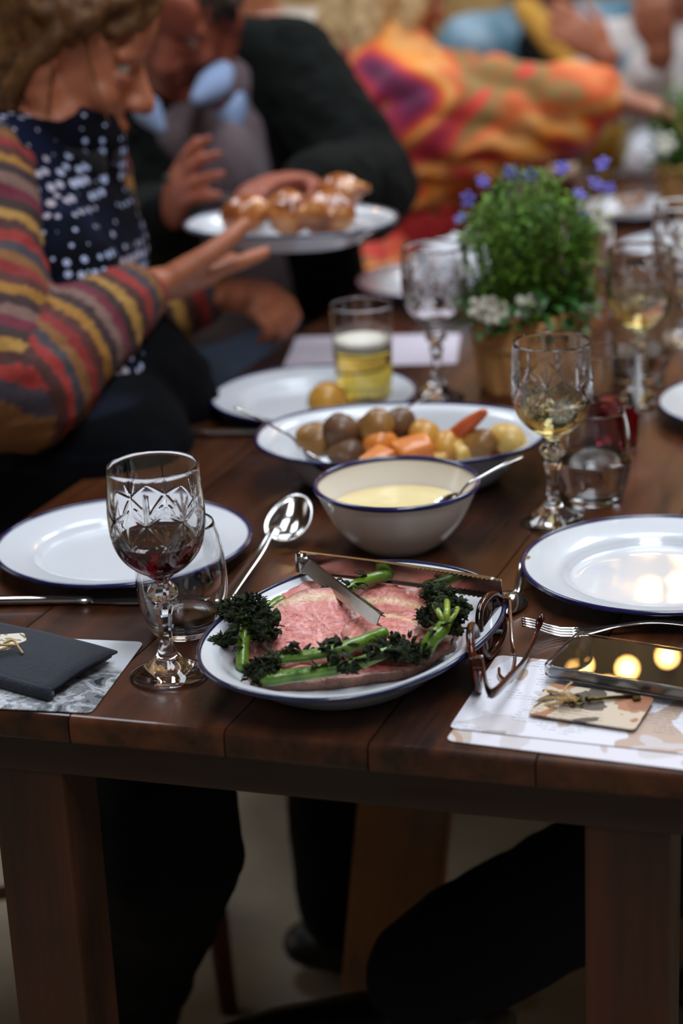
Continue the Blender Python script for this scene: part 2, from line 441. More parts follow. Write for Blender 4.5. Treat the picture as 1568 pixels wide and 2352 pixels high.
# splayed board of the trestle further in under the top
ba, bb = At(1012, 1800, 2.35), At(850, 2400, 2.25)
M_TR = wood('trestle_wood', (96, 60, 28), (150, 98, 50), rough=0.55, axis=2, stretch=12, scale=20)
ba.z = .70; bb.z = 0.0
_zz = (ba - bb).normalized(); Fm = frame(_zz, (1, -.25, 0))
put('trestle_leg', box((0, 0, 0), (.105, .035, (ba - bb).length), Fm, bev=.004), M_TR, table, smooth=False, loc=(ba + bb) / 2)
put('trestle_beam', box((0, 0, 0), (.5, .05, .035), Fm @ Matrix.Identity(3), bev=.004), M_TR, table, smooth=False, loc=ba + Vector((0, .02, 0)))

# ------------------------------------------------------------------ enamelware
M_EN = mat('white_enamel', (224, 227, 232), 0.3, coat=0.9, noise=(9, (216, 220, 226), .3))
M_CR = mat('cream_enamel', (238, 229, 216), 0.2, coat=0.6, noise=(9, (226, 217, 205), .3))
M_NAVY = mat('navy_rim', (26, 30, 92), 0.18, coat=0.6, noise=(60, (20, 22, 66), .2))
M_NAVY2 = mat('slate_rim', (36, 44, 78), 0.2, coat=0.6, noise=(60, (24, 30, 58), .2))
M_STEEL = mat('cutlery_steel', (205, 203, 200), 0.14, metal=1.0, bump=(90, .02))
M_STEEL2 = mat('tongs_steel', (176, 172, 168), 0.17, metal=1.0, bump=(60, .03))
PR = .126
def smooth_prof(pts, n=5): return [(max(p.x, 0), p.y) for p in catmull([(r, z, 0) for r, z in pts], n)]
plate_me = mesh_of(lathe(smooth_prof([(0, .0040), (.05, .0040), (.078, .0046), (.084, .0075), (.089, .0125), (.096, .0155), (.112, .0185), (.1255, .0205)], 5)
                         + smooth_prof([(.1262, .0195), (.112, .0170), (.096, .0140), (.086, .0065), (.079, .0012), (.072, 0), (.03, .0004), (0, .0004)], 4), 96))
rim_me = mesh_of(tube([(PR * cos(2 * pi * k / 96), PR * sin(2 * pi * k / 96), .0200) for k in range(96)], .0024, 10, loop=True, up=(0, 0, 1)))
def plate(p, lab, s=1.0, z=TZ):
    t = thing('enamel_plate', lab, 'plate', (p[0], p[1], z), 0)
    put('dish', plate_me, M_EN, t); put('rim', rim_me, M_NAVY, t)
    if s != 1.0: t.scale = (s, s, s)
    return t
def pc(px, py, zz=.02): return P(px, py, TZ + zz)
plate(pc(283, 1240), 'empty white enamel plate with navy rim behind the red wine glass')
plate(pc(1512, 1291), 'empty white enamel plate beside the fork and above the phone')
plate(pc(720, 903), 'white enamel plate with a single small potato behind the beer glass')
plate(P(1762, 922, TZ + .02), 'enamel plate at the far right edge, mostly cut off by the frame')
plate(P(1010, 640, TZ + .02), 'white enamel plate under the crumpled white napkin behind the plant')
plate(P(1590, 562, TZ + .02), 'white enamel plate with pale contents behind the far wine glass', .95)

def superell(a, b, n=96, e=2.25):
    o = []
    for k in range(n):
        t = 2 * pi * k / n; c, s = cos(t), sin(t)
        o.append((a * math.copysign(abs(c) ** (2 / e), c), b * math.copysign(abs(s) ** (2 / e), s)))
    return o
def oval_dish(name, lab, p, rz, a, b, h, m, mr, z=TZ):
    t = thing(name, lab, 'dish', (p[0], p[1], z), rz)
    prof = [(.03, .0045), (.3, .0045), (.62, .005), (.69, .0075), (.735, .014), (.80, h * .55), (.87, h * .83), (.905, h * .92), (.94, h * .955), (1.0, h)]
    prof = [(q.x, q.y) for q in catmull([(s, zz, 0) for s, zz in prof], 3)]
    out = [(.995, h - .0015), (.94, h * .955 - .0018), (.90, h * .90 - .001), (.80, h * .5), (.73, .011), (.68, .003), (.62, 0), (.03, 0)]
    rings = [[(x * s + (.0 if s > .5 else 0), y * s, zz) for x, y in superell(a, b)] for s, zz in prof + out]
    put('basin', loft(rings), m, t)
    put('rim', tube([(x, y, h - .0006) for x, y in superell(a * 1.002, b * 1.002)], .0024, 8, loop=True, up=(0, 0, 1)), mr, t)
    return t
DISH = V(.0067, 1.577, 0); DISH_R = radians(59.8); DH = .035
oval_dish('serving_dish', 'oval white enamel dish holding the sliced pink roast beef', DISH, DISH_R, .155, .1153, DH, M_EN, M_NAVY2)
VEG = V(.068, 2.074, 0); VEG_R = radians(-4.8)
oval_dish('serving_dish', 'deep oval white enamel dish of potatoes and carrot behind the sauce bowl', VEG, VEG_R, .157, .114, .052, M_EN, M_NAVY)
# sauce bowl
BOWL = V(.056, 1.868, TZ)
t = thing('sauce_bowl', 'round cream enamel bowl with navy rim holding pale yellow sauce', 'bowl', BOWL)
put('basin', lathe(smooth_prof([(0, .004), (.03, .005), (.046, .010), (.061, .026), (.072, .045), (.0800, .0640)], 6) + smooth_prof([(.0808, .0632), (.0735, .044), (.063, .0245), (.048, .007), (.038, .001), (.034, 0), (0, 0)], 6), 96), M_CR, t)
put('rim', tube([(.0806 * cos(2 * pi * k / 96), .0806 * sin(2 * pi * k / 96), .0635) for k in range(96)], .0027, 10, loop=True, up=(0, 0, 1)), M_NAVY, t)
M_SAUCE = mat('mustard_sauce', (238, 220, 166), 0.35, coat=0.2, noise=(26, (226, 202, 140), .25), bump=(50, .25))
s_ = lathe(smooth_prof([(0, .0405), (.02, .0402), (.045, .0397), (.0655, .0392), (.0668, .0385)], 5) + [(.0655, .0360), (0, .030)], 80)
sm = mesh_of(s_)
for v in sm.vertices:
    r_ = hypot(v.co.x, v.co.y)
    if v.co.z > .0382: v.co.z += .0016 * fbm(v.co, 38, 3) * max(0, 1 - (r_ / .067) ** 4)
tag(put('sauce', sm, M_SAUCE, None, loc=BOWL), 'pale yellow creamy sauce filling the round enamel bowl', 'sauce')

# ------------------------------------------------------------------ cut crystal and tumblers
M_GLASS = glass_mat('clear_glass', (253, 253, 253), 1.5)
M_CRYS = glass_mat('lead_crystal', (253, 252, 252), 1.53)
M_RED = mat('red_wine', (84, 3, 18), 0.0, trans=1.0, ior=1.34)
M_WHITE = mat('white_wine', (252, 240, 188), 0.0, trans=1.0, ior=1.34)
M_WATER = mat('water', (250, 252, 252), 0.0, trans=1.0, ior=1.33)
M_BEER = mat('pale_beer', (252, 218, 96), 0.0, trans=1.0, ior=1.34)
M_ROSE = mat('pink_drink', (236, 70, 92), 0.0, trans=1.0, ior=1.34)
M_FOAM = mat('beer_foam', (238, 230, 214), 0.8, bump=(200, .3))
NT = 288
def hexf(n, off=0.0, k=1.0):
    def f(r, z, a, i):
        w = pi / n; d = ((a + off) % (2 * w)) - w
        return r * ((1 - k) + k * cos(w) / cos(d) * 1.02)
    return f
foot_pts = [(0, .0004), (.02, .0008), (.0320, .0), (.0335, .0010), (.0336, .0022), (.0325, .0034), (.027, .0065), (.020, .0105), (.0135, .0155), (.0092, .0205), (.0070, .0265)]
def foot_f(r, z, a, i):
    k = max(0, min(1, (z - .003) / .004)) * max(0, min(1, (.024 - z) / .008))
    return r * (1 + .035 * k * (abs(cos(4 * a)) - .6))
stem_pts = [(.0070, .0265), (.0060, .033), (.0057, .040), (.0062, .048), (.0074, .057), (.0092, .0640), (.0066, .0668), (.0064, .0688), (.0098, .0712), (.0134, .0752), (.0134, .0788), (.0098, .0836), (.0066, .0862), (.0066, .0892), (.0112, .0930), (.0128, .0950)]
def stem_f(r, z, a, i):
    if .0265 < z < .0665: return hexf(6)(r, z, a, i)
    if .0665 <= z < .0950:
        w = hexf(8, .3 if z > .077 else .3 + pi / 8)(r, z, a, i); return w
    return r
bowl_out = [(.0128, .0950), (.0172, .0972), (.0236, .1018), (.0312, .1095), (.0366, .1190), (.0396, .1310), (.0409, .1440), (.0406, .1575), (.0396, .1735), (.0382, .1900)]
bowl_in = [(.0371, .1898), (.0384, .1735), (.0391, .1575), (.0391, .1440), (.0377, .1310), (.0346, .1190), (.0292, .1098), (.0212, .1032), (.0115, .1002), (0, .0995)]
def resample(pts, dz):
    cs = catmull([(r, z, 0) for r, z in pts], 24); out = [cs[0]]
    for p in cs[1:-1]:
        if (p - out[-1]).length >= dz: out.append(p)
    out.append(cs[-1]); return [(p.x, p.y) for p in out]
BO = resample(bowl_out, .0008); BI = resample(bowl_in, .003)
def cut_depths():
    Wd = 3.2; segs = []
    def S(a, b, w0=.11, taper=True): segs.append((a, b, w0, taper))
    for q in (0, 1):
        x = q * Wd
        for s in (-1, 1):
            S((x, 15.0), (x + s * Wd / 2, 13.0), .10, False)
            S((x, 15.0), (x + s * Wd * .5, 16.05), .10)
            S((x + Wd / 2, 13.0), (x + Wd / 2 + s * Wd * .5, 11.0), .10)
            S((x + s * .28, 13.9), (x + s * Wd * .5, 12.1), .08)
            S((x + Wd / 2, 13.0), (x + Wd / 2 + s * Wd * .42, 14.0), .09)
            if q: S((x, 15.3), (x + s * .62, 17.0), .13)
        S((x, 15.0), (x, 17.6), .15); S((x, 15.0), (x, 13.6), .09)
        S((x + Wd / 2, 13.0), (x + Wd / 2, 14.9), .13); S((x + Wd / 2, 13.0), (x + Wd / 2, 11.6), .09)
    per = 2 * Wd
    a = np.arange(NT) / NT * 4 * per; z = np.array([zz for _, zz in BO]) * 100
    X, Z = np.meshgrid(a % per, z); D = np.zeros_like(X)
    for (ax, az), (bx, bz), w0, tp_ in segs:
        for sh_ in (-per, 0, per):
            dx, dz = bx - ax, bz - az; L2 = dx * dx + dz * dz
            px = X - ax - sh_; pz = Z - az; tt = np.clip((px * dx + pz * dz) / L2, 0, 1)
            dist = np.hypot(px - tt * dx, pz - tt * dz)
            w = w0 * (np.clip(1.15 - tt, .05, 1) ** .7 if tp_ else 1.0)
            D = np.maximum(D, np.clip(1 - dist / w, 0, 1) * w * .0105)
    return D
CUT = cut_depths()
nO = len(BO)
bowl_me = mesh_of(lathe(BO + [(.0380, .1906), (.0375, .1906)] + BI, NT, lambda r, z, a, i: r - (CUT[i, int(round(a / (2 * pi) * NT)) % NT] if i < nO else 0)))
stem_me = mesh_of(lathe(stem_pts, NT, stem_f)); foot_me = mesh_of(lathe(foot_pts, NT, foot_f))
def inner_r(pts, z):
    pts = sorted(pts, key=lambda q: q[1])
    for (r0, z0), (r1, z1) in zip(pts[:-1], pts[1:]):
        if z0 <= z <= z1: return r0 + (r1 - r0) * (z - z0) / (z1 - z0 + 1e-9)
    return pts[-1][0]
def liquid(inn, level, gap=-.0004, n=64):
    pr = [(0, inn[-1][1] + gap)] + [(r - gap, z + gap * .5) for r, z in reversed(inn[:-1]) if z < level - .001]
    rr = inner_r(inn, level) - gap
    return lathe(pr + [(rr, level - .0004), (rr - .0006, level), (rr * .5, level - .0002), (0, level - .0002)], n)
def crystal(p, lab, wine, level, rz=0.0, s=1.0, z=TZ):
    t = thing('wine_glass', lab, 'wine glass', (p[0], p[1], z), rz)
    for nme, me in (('bowl', bowl_me), ('stem', stem_me), ('foot', foot_me)): put(nme, me, M_CRYS, t, smooth=(nme != 'stem'))
    if wine is not None: put('wine', liquid(BI, level), wine, t)
    if s != 1.0: t.scale = (s, s, s)
    return t
crystal(P(388, 1552), 'cut crystal stemmed glass holding a little dark red wine', M_RED, .1262, radians(-97))
crystal(P(1270, 1200), 'cut crystal stemmed glass with pale white wine beside the sauce bowl', M_WHITE, .131, radians(-60))
crystal(P(1468, 925), 'far cut crystal glass half full of golden wine right of the plant', M_WHITE, .136, radians(20))
crystal(P(1005, 912), 'empty cut crystal glass between the beer and the flower pot', None, 0, radians(45))
tum_out = [(0, .0003), (.02, .0003), (.0275, .0008), (.0300, .0030), (.0345, .012), (.0392, .028), (.0412, .046), (.0405, .064), (.0375, .084), (.0325, .1035)]
tum_in = [(.0313, .1033), (.0363, .084), (.0393, .064), (.0400, .046), (.0379, .028), (.0325, .0125), (.027, .0085), (.018, .0075), (0, .0075)]
TO = resample(tum_out, .003); TI = resample(tum_in, .003)
tum_me = mesh_of(lathe(TO + [(.0322, .1041), (.0316, .1041)] + TI, 96))
def tumbler(p, lab, level, s=1.0, m=None):
    t = thing('stemless_glass', lab, 'glass', (p[0], p[1], TZ))
    put('vessel', tum_me, M_GLASS, t); put('water', liquid(TI, level), m or M_WATER, t)
    if s != 1.0: t.scale = (s, s, s)
    return t
tumbler(P(425, 1448), 'stemless glass with a little water behind the red wine glass', .017)
tumbler(P(1364, 1148), 'stemless glass half full of water behind the white wine glass', .049, .95)
tumbler(P(1466, 872), 'stemless glass of water behind the far golden wine glass', .04)
st_out = [(0, .0004), (.028, .0004), (.0322, .002), (.0340, .012), (.0362, .065), (.0382, .1280)]
st_in = [(.0371, .1278), (.0351, .065), (.0330, .014), (.030, .0095), (0, .009)]
SO = resample(st_out, .004); SI = resample(st_in, .004)
st_me = mesh_of(lathe(SO + [(.0379, .1287), (.0373, .1287)] + SI, 72))
def beer(p, lab, level, foam, m, s=1.0, cat='beer glass'):
    t = thing('beer_glass', lab, cat, (p[0], p[1], TZ))
    put('vessel', st_me, M_GLASS, t); put('drink', liquid(SI, level), m, t)
    if foam:
        r0 = inner_r(SI, level) - .0006; r1 = inner_r(SI, level + foam) - .0006
        put('foam', lathe([(0, level + .0003), (r0, level + .0003), (r1, level + foam * .8), (r1 - .002, level + foam), (r1 * .5, level + foam * .93), (0, level + foam * .95)], 48), M_FOAM, t)
    if s != 1.0: t.scale = (s, s, s)
    return t
beer(P(838, 932), 'straight glass of pale golden beer with white foam behind the vegetables', .0735, .013, M_BEER)
beer(P(1402, 1030), 'straight tumbler of pink drink behind the water glass', .062, 0, M_ROSE, .9, 'glass')
beer(P(1392, 400), 'distant golden beer with foam under the reaching hand', .085, .014, M_BEER, 1.25)

# ------------------------------------------------------------------ cutlery
def spoon_mesh(L=.056, Wd=.036, D=.011, hl=.15, hw=.0075, arch=.012, drop=0.0):
    n, m = 32, 8; top, bot = [], []
    for i in range(m + 1):
        r = i / m
        ring_t, ring_b = [], []
        for k in range(n):
            a = 2 * pi * k / n; x = cos(a) * L / 2 * r; y = sin(a) * Wd / 2 * r * (1 + .14 * cos(a))
            zz = -D * (1 - r ** 2.2)
            ring_t.append((x, y, zz)); ring_b.append((x, y, zz - .0012))
        top.append(ring_t); bot.append(ring_b)
    sh_ = loft(top[1:][::-1] and (top[::-1] + bot), True, True) if False else loft([r if i else [(0 + 1e-5 * cos(2 * pi * k / n), 1e-5 * sin(2 * pi * k / n), -D) for k in range(n)] for i, r in enumerate(top)][::-1][::-1] + [[(x * 1.012, y * 1.012, z - .0006) for x, y, z in top[-1]]] + bot[:0:-1] + [[(1e-5 * cos(2 * pi * k / n), 1e-5 * sin(2 * pi * k / n), -D - .0012) for k in range(n)]], True, True)
    pts = catmull([(L * .47, 0, -.0010), (L * .5 + .012, 0, .004), (L * .5 + hl * .35, 0, arch), (L * .5 + hl * .7, 0, arch * .5 - drop * .6), (L * .5 + hl, 0, -.002 - drop)], 6)
    mI = len(pts) - 1
    rad = []
    for i in range(mI + 1):
        q = i / mI; wv = hw * (.62 if q < .1 else .42 + .58 * max(0, (q - .15) / .85) ** 1.3) * (1.0 if q < .93 else 1 - (q - .93) / .07 * .35)
        rad.append((wv, .0014))
    hd = tube(pts, rad, 12, up=(0, 0, 1))
    return sh_, hd
def place_xy(o, frm, to, z):
    d = Vector(to) - Vector(frm); o.location = (frm[0], frm[1], z); o.rotation_euler = (0, 0, atan2(d.y, d.x))
sb, sh1 = spoon_mesh(.066, .044, .013, .15, .0085, .012)
# the serving spoon left of the dish rests hollow up; its bowl leans back a little
def spoon(lab, frm, to, z, sc=1.0, rx=0.0, ry=0.0, tip=0.0, flip=False, name='serving_spoon', hl=.15, **kw):
    b, h = spoon_mesh(hl=hl, **kw)
    t = thing(name, lab, 'spoon')
    put('spoon_bowl', xf(b, Matrix.Rotation(tip, 3, 'Y')), M_STEEL, t); put('handle', h, M_STEEL, t)
    d = Vector(to) - Vector(frm)
    M_ = Matrix.Rotation(atan2(d.y, d.x), 4, 'Z') @ Matrix.Rotation(ry, 4, 'Y') @ Matrix.Rotation(rx + (pi if flip else 0), 4, 'X')
    t.matrix_world = Matrix.Translation((frm[0], frm[1], z)) @ M_ @ Matrix.Scale(sc, 4)
    return t
spoon('large steel serving spoon lying hollow up left of the meat dish', P(668, 1243), P(525, 1388), TZ + .026, tip=radians(24), L=.070, Wd=.046, D=.013, hl=.158, hw=.0085, arch=-.006, drop=.016)
spoon('steel spoon lying hollow down between the tongs and the right plate', P(1166, 1360, .765), P(1288, 1190), TZ + .003, L=.05, Wd=.034, D=.010, hl=.13, hw=.0075, arch=-.016, flip=True)
# spoon standing in the sauce
a_, b_ = P(1030, 1150, .796), P(1200, 1043, .835)
def lean_spoon(lab, tip, end, sc=1.0, roll=0.0, L=.05, Wd=.032, hw=.006):
    d = (Vector(end) - Vector(tip)); L_ = d.length
    b, h = spoon_mesh(L, Wd, .009, max(.06, L_ - L * .5), hw, .003)
    t = thing('serving_spoon', lab, 'spoon'); put('spoon_bowl', b, M_STEEL, t); put('handle', h, M_STEEL, t)
    x = d.normalized(); y = Vector((0, 0, 1)).cross(x).normalized(); z = x.cross(y)
    R = Matrix((x, y, z)).transposed().to_4x4() @ Matrix.Rotation(roll, 4, 'X')
    t.matrix_world = Matrix.Translation(tip) @ R
    return t
lean_spoon('steel spoon leaning in the pale yellow sauce', a_ - (b_ - a_).normalized() * .012, b_, hw=.0042)
lean_spoon('steel serving spoon leaning on the left rim of the vegetable dish', P(745, 1062, .795), P(540, 932, .86), L=.066, Wd=.042, hw=.0065, roll=.3)
lean_spoon('steel serving spoon leaning on the back rim of the vegetable dish', P(880, 985, .79), P(1010, 893, .845), L=.05, Wd=.036, hw=.0065)
# forks, knives
def fork(lab, tip, end, name='dinner_fork'):
    d = Vector(end) - Vector(tip); L = d.length
    t = thing(name, lab, 'fork', (tip[0], tip[1], TZ), atan2(d.y, d.x))
    zc = lambda x: .002 + .012 * math.exp(-((x - .0) / .022) ** 2) + .010 * math.exp(-((x - .115) / .05) ** 2) - .0 * x
    xs = [.048 + (L - .048) * i / 22 for i in range(23)]
    rad = []
    for x in xs:
        q = (x - .048) / (L - .048)
        w = .0118 - .0085 * min(1, max(0, (x - .052) / .03)) if x < .09 else .0033 + .0042 * ((x - .09) / (L - .09)) ** 1.2
        rad.append((w, .0013))
    put('handle', tube([(x, 0, zc(x)) for x in xs], rad, 12, up=(0, 0, 1)), M_STEEL, t)
    for k in range(4):
        y = (k - 1.5) * .0060
        put('tine', tube([(x, y * (1 - .06 * (x < .01)), zc(x)) for x in [0, .004, .012, .022, .034, .044, .052]], [(.0008, .0008), (.0014, .0011), (.0017, .0012), (.0018, .0012), (.002, .0012), (.0024, .0012), (.003, .0012)], 8, up=(0, 0, 1)), M_STEEL, t)
    return t
FD = (P(1640, 1452) - P(1345, 1457)).normalized()
fork('steel dinner fork lying between the right plate and the phone', P(1345, 1460) - FD * .056, P(1345, 1460) + FD * .135)
def knife(lab, end, tip, L=.21):
    d = (Vector(tip) - Vector(end)).normalized()
    t = thing('table_knife', lab, 'knife', (end[0], end[1], TZ), atan2(d.y, d.x))
    put('handle', tube([(0, 0, .0045), (.004, 0, .0045), (.03, 0, .0045), (.06, 0, .0043), (.085, 0, .004), (.094, 0, .0037), (.097, 0, .0037), (.102, 0, .003)],
                       [(.005, .003), (.0072, .0042), (.0066, .004), (.006, .0038), (.0055, .0036), (.0062, .0037), (.0045, .003), (.003, .002)], 12, up=(0, 0, 1)), M_STEEL, t)
    bl = [(.10, -.004), (.13, -.0075), (.17, -.009), (L - .015, -.009), (L - .004, -.006), (L, .002), (L - .01, .0062), (.14, .006), (.10, .004)]
    put('blade', prism(bl, .0012, .0030, .0006), M_STEEL, t)
    return t
knife('steel table knife lying below the left plate', P(-30, 1390), P(340, 1384), .215)
knife('steel table knife lying left of the vegetable dish', P(437, 1002), P(640, 998), .2)

# ------------------------------------------------------------------ serving tongs
def tong_arm(H, T, side, w0=.018, w1=.017, roll=0.0):
    """a sheet-steel channel: the web stands upright, both flanges turn inward, their edges toothed near the tip."""
    H, T = Vector(H), Vector(T); d = T - H; L = d.length; x = d.normalized()
    y = Vector((0, 0, 1)).cross(x).normalized() * side; z = Vector((0, 0, 1)); z = (z - x * z.dot(x)).normalized()
    y, z = y * cos(roll) - z * sin(roll), z * cos(roll) + y * sin(roll)
    rings = []; n = int(L / .0022)
    for i in range(n + 1):
        s = i / n; q = x * (s * L)
        w = (w0 + (w1 - w0) * s) / 2; fl_ = .0030 + .0040 * s
        if s > .60: fl_ += .0020 if i % 2 else -.0010
        if s > .96: fl_ *= .6; w *= .92
        out = .003 * sin(pi * s)
        pr = [(0, w), (fl_, w), (fl_, w - .0009), (.0009, w - .0009), (.0009, -w + .0009), (fl_, -w + .0009), (fl_, -w), (0, -w)]
        rings.append([H + q + y * (a - out) + z * b for a, b in pr])
    if side < 0: rings = [r[::-1] for r in rings]
    return loft(rings)
HG = P(692, 1290, .799); TA = P(868, 1424, .805); TB = P(1152, 1350, .799)
t = thing('serving_tongs', 'steel serving tongs with toothed edges gripping the sliced meat', 'tongs')
put('arm', tong_arm(HG, TA, 1, .014, .0105, radians(24)), M_STEEL2, t, smooth=False); put('arm', tong_arm(HG, TB, -1, .021, .018), M_STEEL2, t, smooth=False)
put('hinge', tube([HG + V(0, 0, -.009), HG + V(0, 0, .009)], .0055, 16), M_STEEL2, t)

# ------------------------------------------------------------------ roast beef
M_MEAT = attr_mat('roast_beef', rough=0.32, coat=0.35, bump=(240, .9), mixn=.2, sss=.12, nscale=260)
PINK = np.array((206, 112, 104.)); PINK2 = np.array((228, 152, 138.)); BROWN = np.array((120, 68, 48.)); FAT = np.array((226, 194, 150.)); GREY = np.array((172, 122, 104.))
def slice_mesh(a, b, th, seed, fat=None, bend=.0, tilt=0.0):
    """one slice: irregular outline, soft rim crusted brown, a seam of fat; bend curls it over what lies below."""
    n, m = 64, 14; vs, kinds = [], []
    def rad(t): return 1 + .10 * fbm((cos(t), sin(t), 0), 1.1, seed) + .05 * fbm((cos(t), sin(t), 0), 3.5, seed + 5)
    rows = []
    prof = [(i / m * .93, th) for i in range(1, m + 1)] + [(.975, th * .93), (1.0, th * .72), (1.012, th * .4), (1.0, .12 * th), (.96, 0), (.5, 0)]
    vs.append((0, 0, th)); kinds.append(0.0); fs = []
    for s, z in prof:
        row = []
        for k in range(n):
            t_ = 2 * pi * k / n; r = rad(t_) * s
            row.append(len(vs)); vs.append((a * r * cos(t_), b * r * sin(t_), z)); kinds.append(s if z > th * .9 else 1.2)
        rows.append(row)
    for k in range(n): fs.append((0, rows[0][k], rows[0][(k + 1) % n]))
    for p, q in zip(rows[:-1], rows[1:]):
        for k in range(n): fs.append((p[k], q[k], q[(k + 1) % n], p[(k + 1) % n]))
    fs.append(tuple(rows[-1][::-1]))
    out = []
    for v in vs:
        x, y, z = v; z += .0016 * fbm((x, y, 0), 60, seed) + .0010 * fbm((x * 2.2, y * .8, 0), 130, seed + 9) * (1 if z > th * .5 else 0)
        z += -bend * (x / a) ** 2 + .004 * fbm((x, y, 0), 16, seed + 2)
        out.append((x, y, z))
    me = mesh_of((out, fs))
    def col(i, co):
        s = kinds[i]; x, y, z = vs[i]
        c = PINK + (PINK2 - PINK) * (.5 + .5 * fbm((x, y, 0), 40, seed + 4))
        c = c + np.array((-44, -52, -48.)) * max(0, fbm((x * .6, y * 1.8, 0), 110, seed + 7))
        if fat is not None:
            fx, fy, fw = fat; dd = abs(y - fy * b - .35 * b * sin(x / a * 2.2 + seed) * .5 - fx * x)
            k = max(0, 1 - dd / fw); c = c * (1 - k) + FAT * k
        if s > .84: k = min(1, (s - .84) / .14); c = c * (1 - k * .85) + (GREY * .6 + BROWN * .4) * k * .85
        if s > 1.0: c = BROWN * (.75 + .4 * fbm((x, y, z), 90, seed)) * .6 + GREY * .4
        return np.clip(c, 0, 255)
    colour(me, col); return me
def lay(me, px, py, z, rz, rx=0, ry=0, lab='', mat_=None):
    o = put('beef_slice', me, mat_ or M_MEAT); p = P(px, py, z); o.location = p
    o.rotation_euler = Euler((rx, ry, rz), 'XYZ')
    tag(o, lab, 'meat', 'slices of roast beef on the oval dish'); return o
zd = TZ + .0045
lay(slice_mesh(.092, .044, .010, 1.3, None, .004), 785, 1522, zd + .004, radians(10), radians(5), 0, 'lowest beef slice with a ragged brown edge along the near side of the dish')
lay(slice_mesh(.046, .044, .010, 9.4, None, .004), 618, 1492, zd + .010, radians(-20), radians(8), radians(-4), 'beef slice browned at the edge beside the left broccoli stalk')
lay(slice_mesh(.055, .050, .011, 17.4, (.1, .2, .006), .006), 935, 1425, zd + .011, radians(14), radians(6), radians(7), 'paler beef slice under the tip of the tongs')
lay(slice_mesh(.050, .036, .010, 25.2, (-.2, -.35, .007), .006), 915, 1385, zd + .020, radians(-14), radians(10), radians(4), 'beef slice at the back of the dish nearest the long tongs arm')
lay(slice_mesh(.044, .030, .009, 31.9, None, .004), 712, 1398, zd + .016, radians(30), radians(8), radians(-4), 'small beef slice behind the large one near the tongs hinge')
lay(slice_mesh(.056, .044, .012, 40.1, (.12, .62, .008), .006), 738, 1452, zd + .022, radians(12), radians(22), radians(-2), 'large pink beef slice lying uppermost in the middle of the dish')
lay(slice_mesh(.050, .032, .009, 52.7, (-.1, .5, .006), .006), 912, 1468, zd + .022, radians(-16), radians(10), radians(5), 'beef slice with a fat seam right of the uppermost slice')

# ------------------------------------------------------------------ broccoli stalks
M_STALK = mat('broccoli_stalk', (112, 144, 36), 0.3, coat=0.4, noise=(60, (56, 92, 18), .22), bump=(160, .3))
M_FLORET = mat('charred_floret', (13, 18, 9), 0.65, spec=.3, noise=(160, (44, 56, 20), .16), bump=(400, .8))
M_YEL = mat('broccoli_pale', (150, 172, 60), 0.3, coat=0.5, noise=(70, (96, 128, 34), .2))
def crumple(c, r, seed, n=(9, 6)):
    v, f = ball((0, 0, 0), r, n[0], n[1])
    return [Vector(c) + p * (1 + .55 * fbm(p / max(r if not hasattr(r, '__len__') else r[0], 1e-4), 1.6, seed)) for p in v], f
def floret_mass(centre, R, n, seed, squash=.75, bud=.0042):
    rg = random.Random(seed); parts = []; c0 = Vector(centre); R0 = R
    subs = [(c0, R0 * .62)] + [(c0 + Vector((rg.uniform(-1, 1), rg.uniform(-1, 1), rg.uniform(-.3, .8))).normalized() * R0 * rg.uniform(.45, .8), R0 * rg.uniform(.28, .5)) for _ in range(6)]
    for i in range(n):
        centre, R = subs[i % len(subs)]; a = rg.uniform(0, 2 * pi); u_ = rg.uniform(-1, 1); rr = R * rg.uniform(.45, 1.0) ** .6
        d = Vector((cos(a) * sqrt(1 - u_ * u_), sin(a) * sqrt(1 - u_ * u_), u_ * squash))
        parts.append(crumple(Vector(centre) + d * rr, bud * rg.uniform(.6, 1.3), seed + i * 1.37, (7, 5)))
    return parts
def leaf(c, d, L, w, seed):
    rg = random.Random(seed); d = Vector(d).normalized(); s = d.cross(Vector((rg.uniform(-.4, .4), rg.uniform(-.4, .4), 1))).normalized(); u_ = s.cross(d)
    ring = []
    for i in range(6):
        q = i / 5; ww = w * sin(pi * (.12 + .83 * q)) * (1 + .25 * rg.uniform(-1, 1)); z = .3 * L * sin(q * 2.2) * rg.uniform(.5, 1.1)
        c0 = Vector(c) + d * L * q + u_ * z
        ring.append([c0 - s * ww, c0 + u_ * ww * .35 + s * 0, c0 + s * ww, c0 - u_ * .0006])
    return loft(ring)
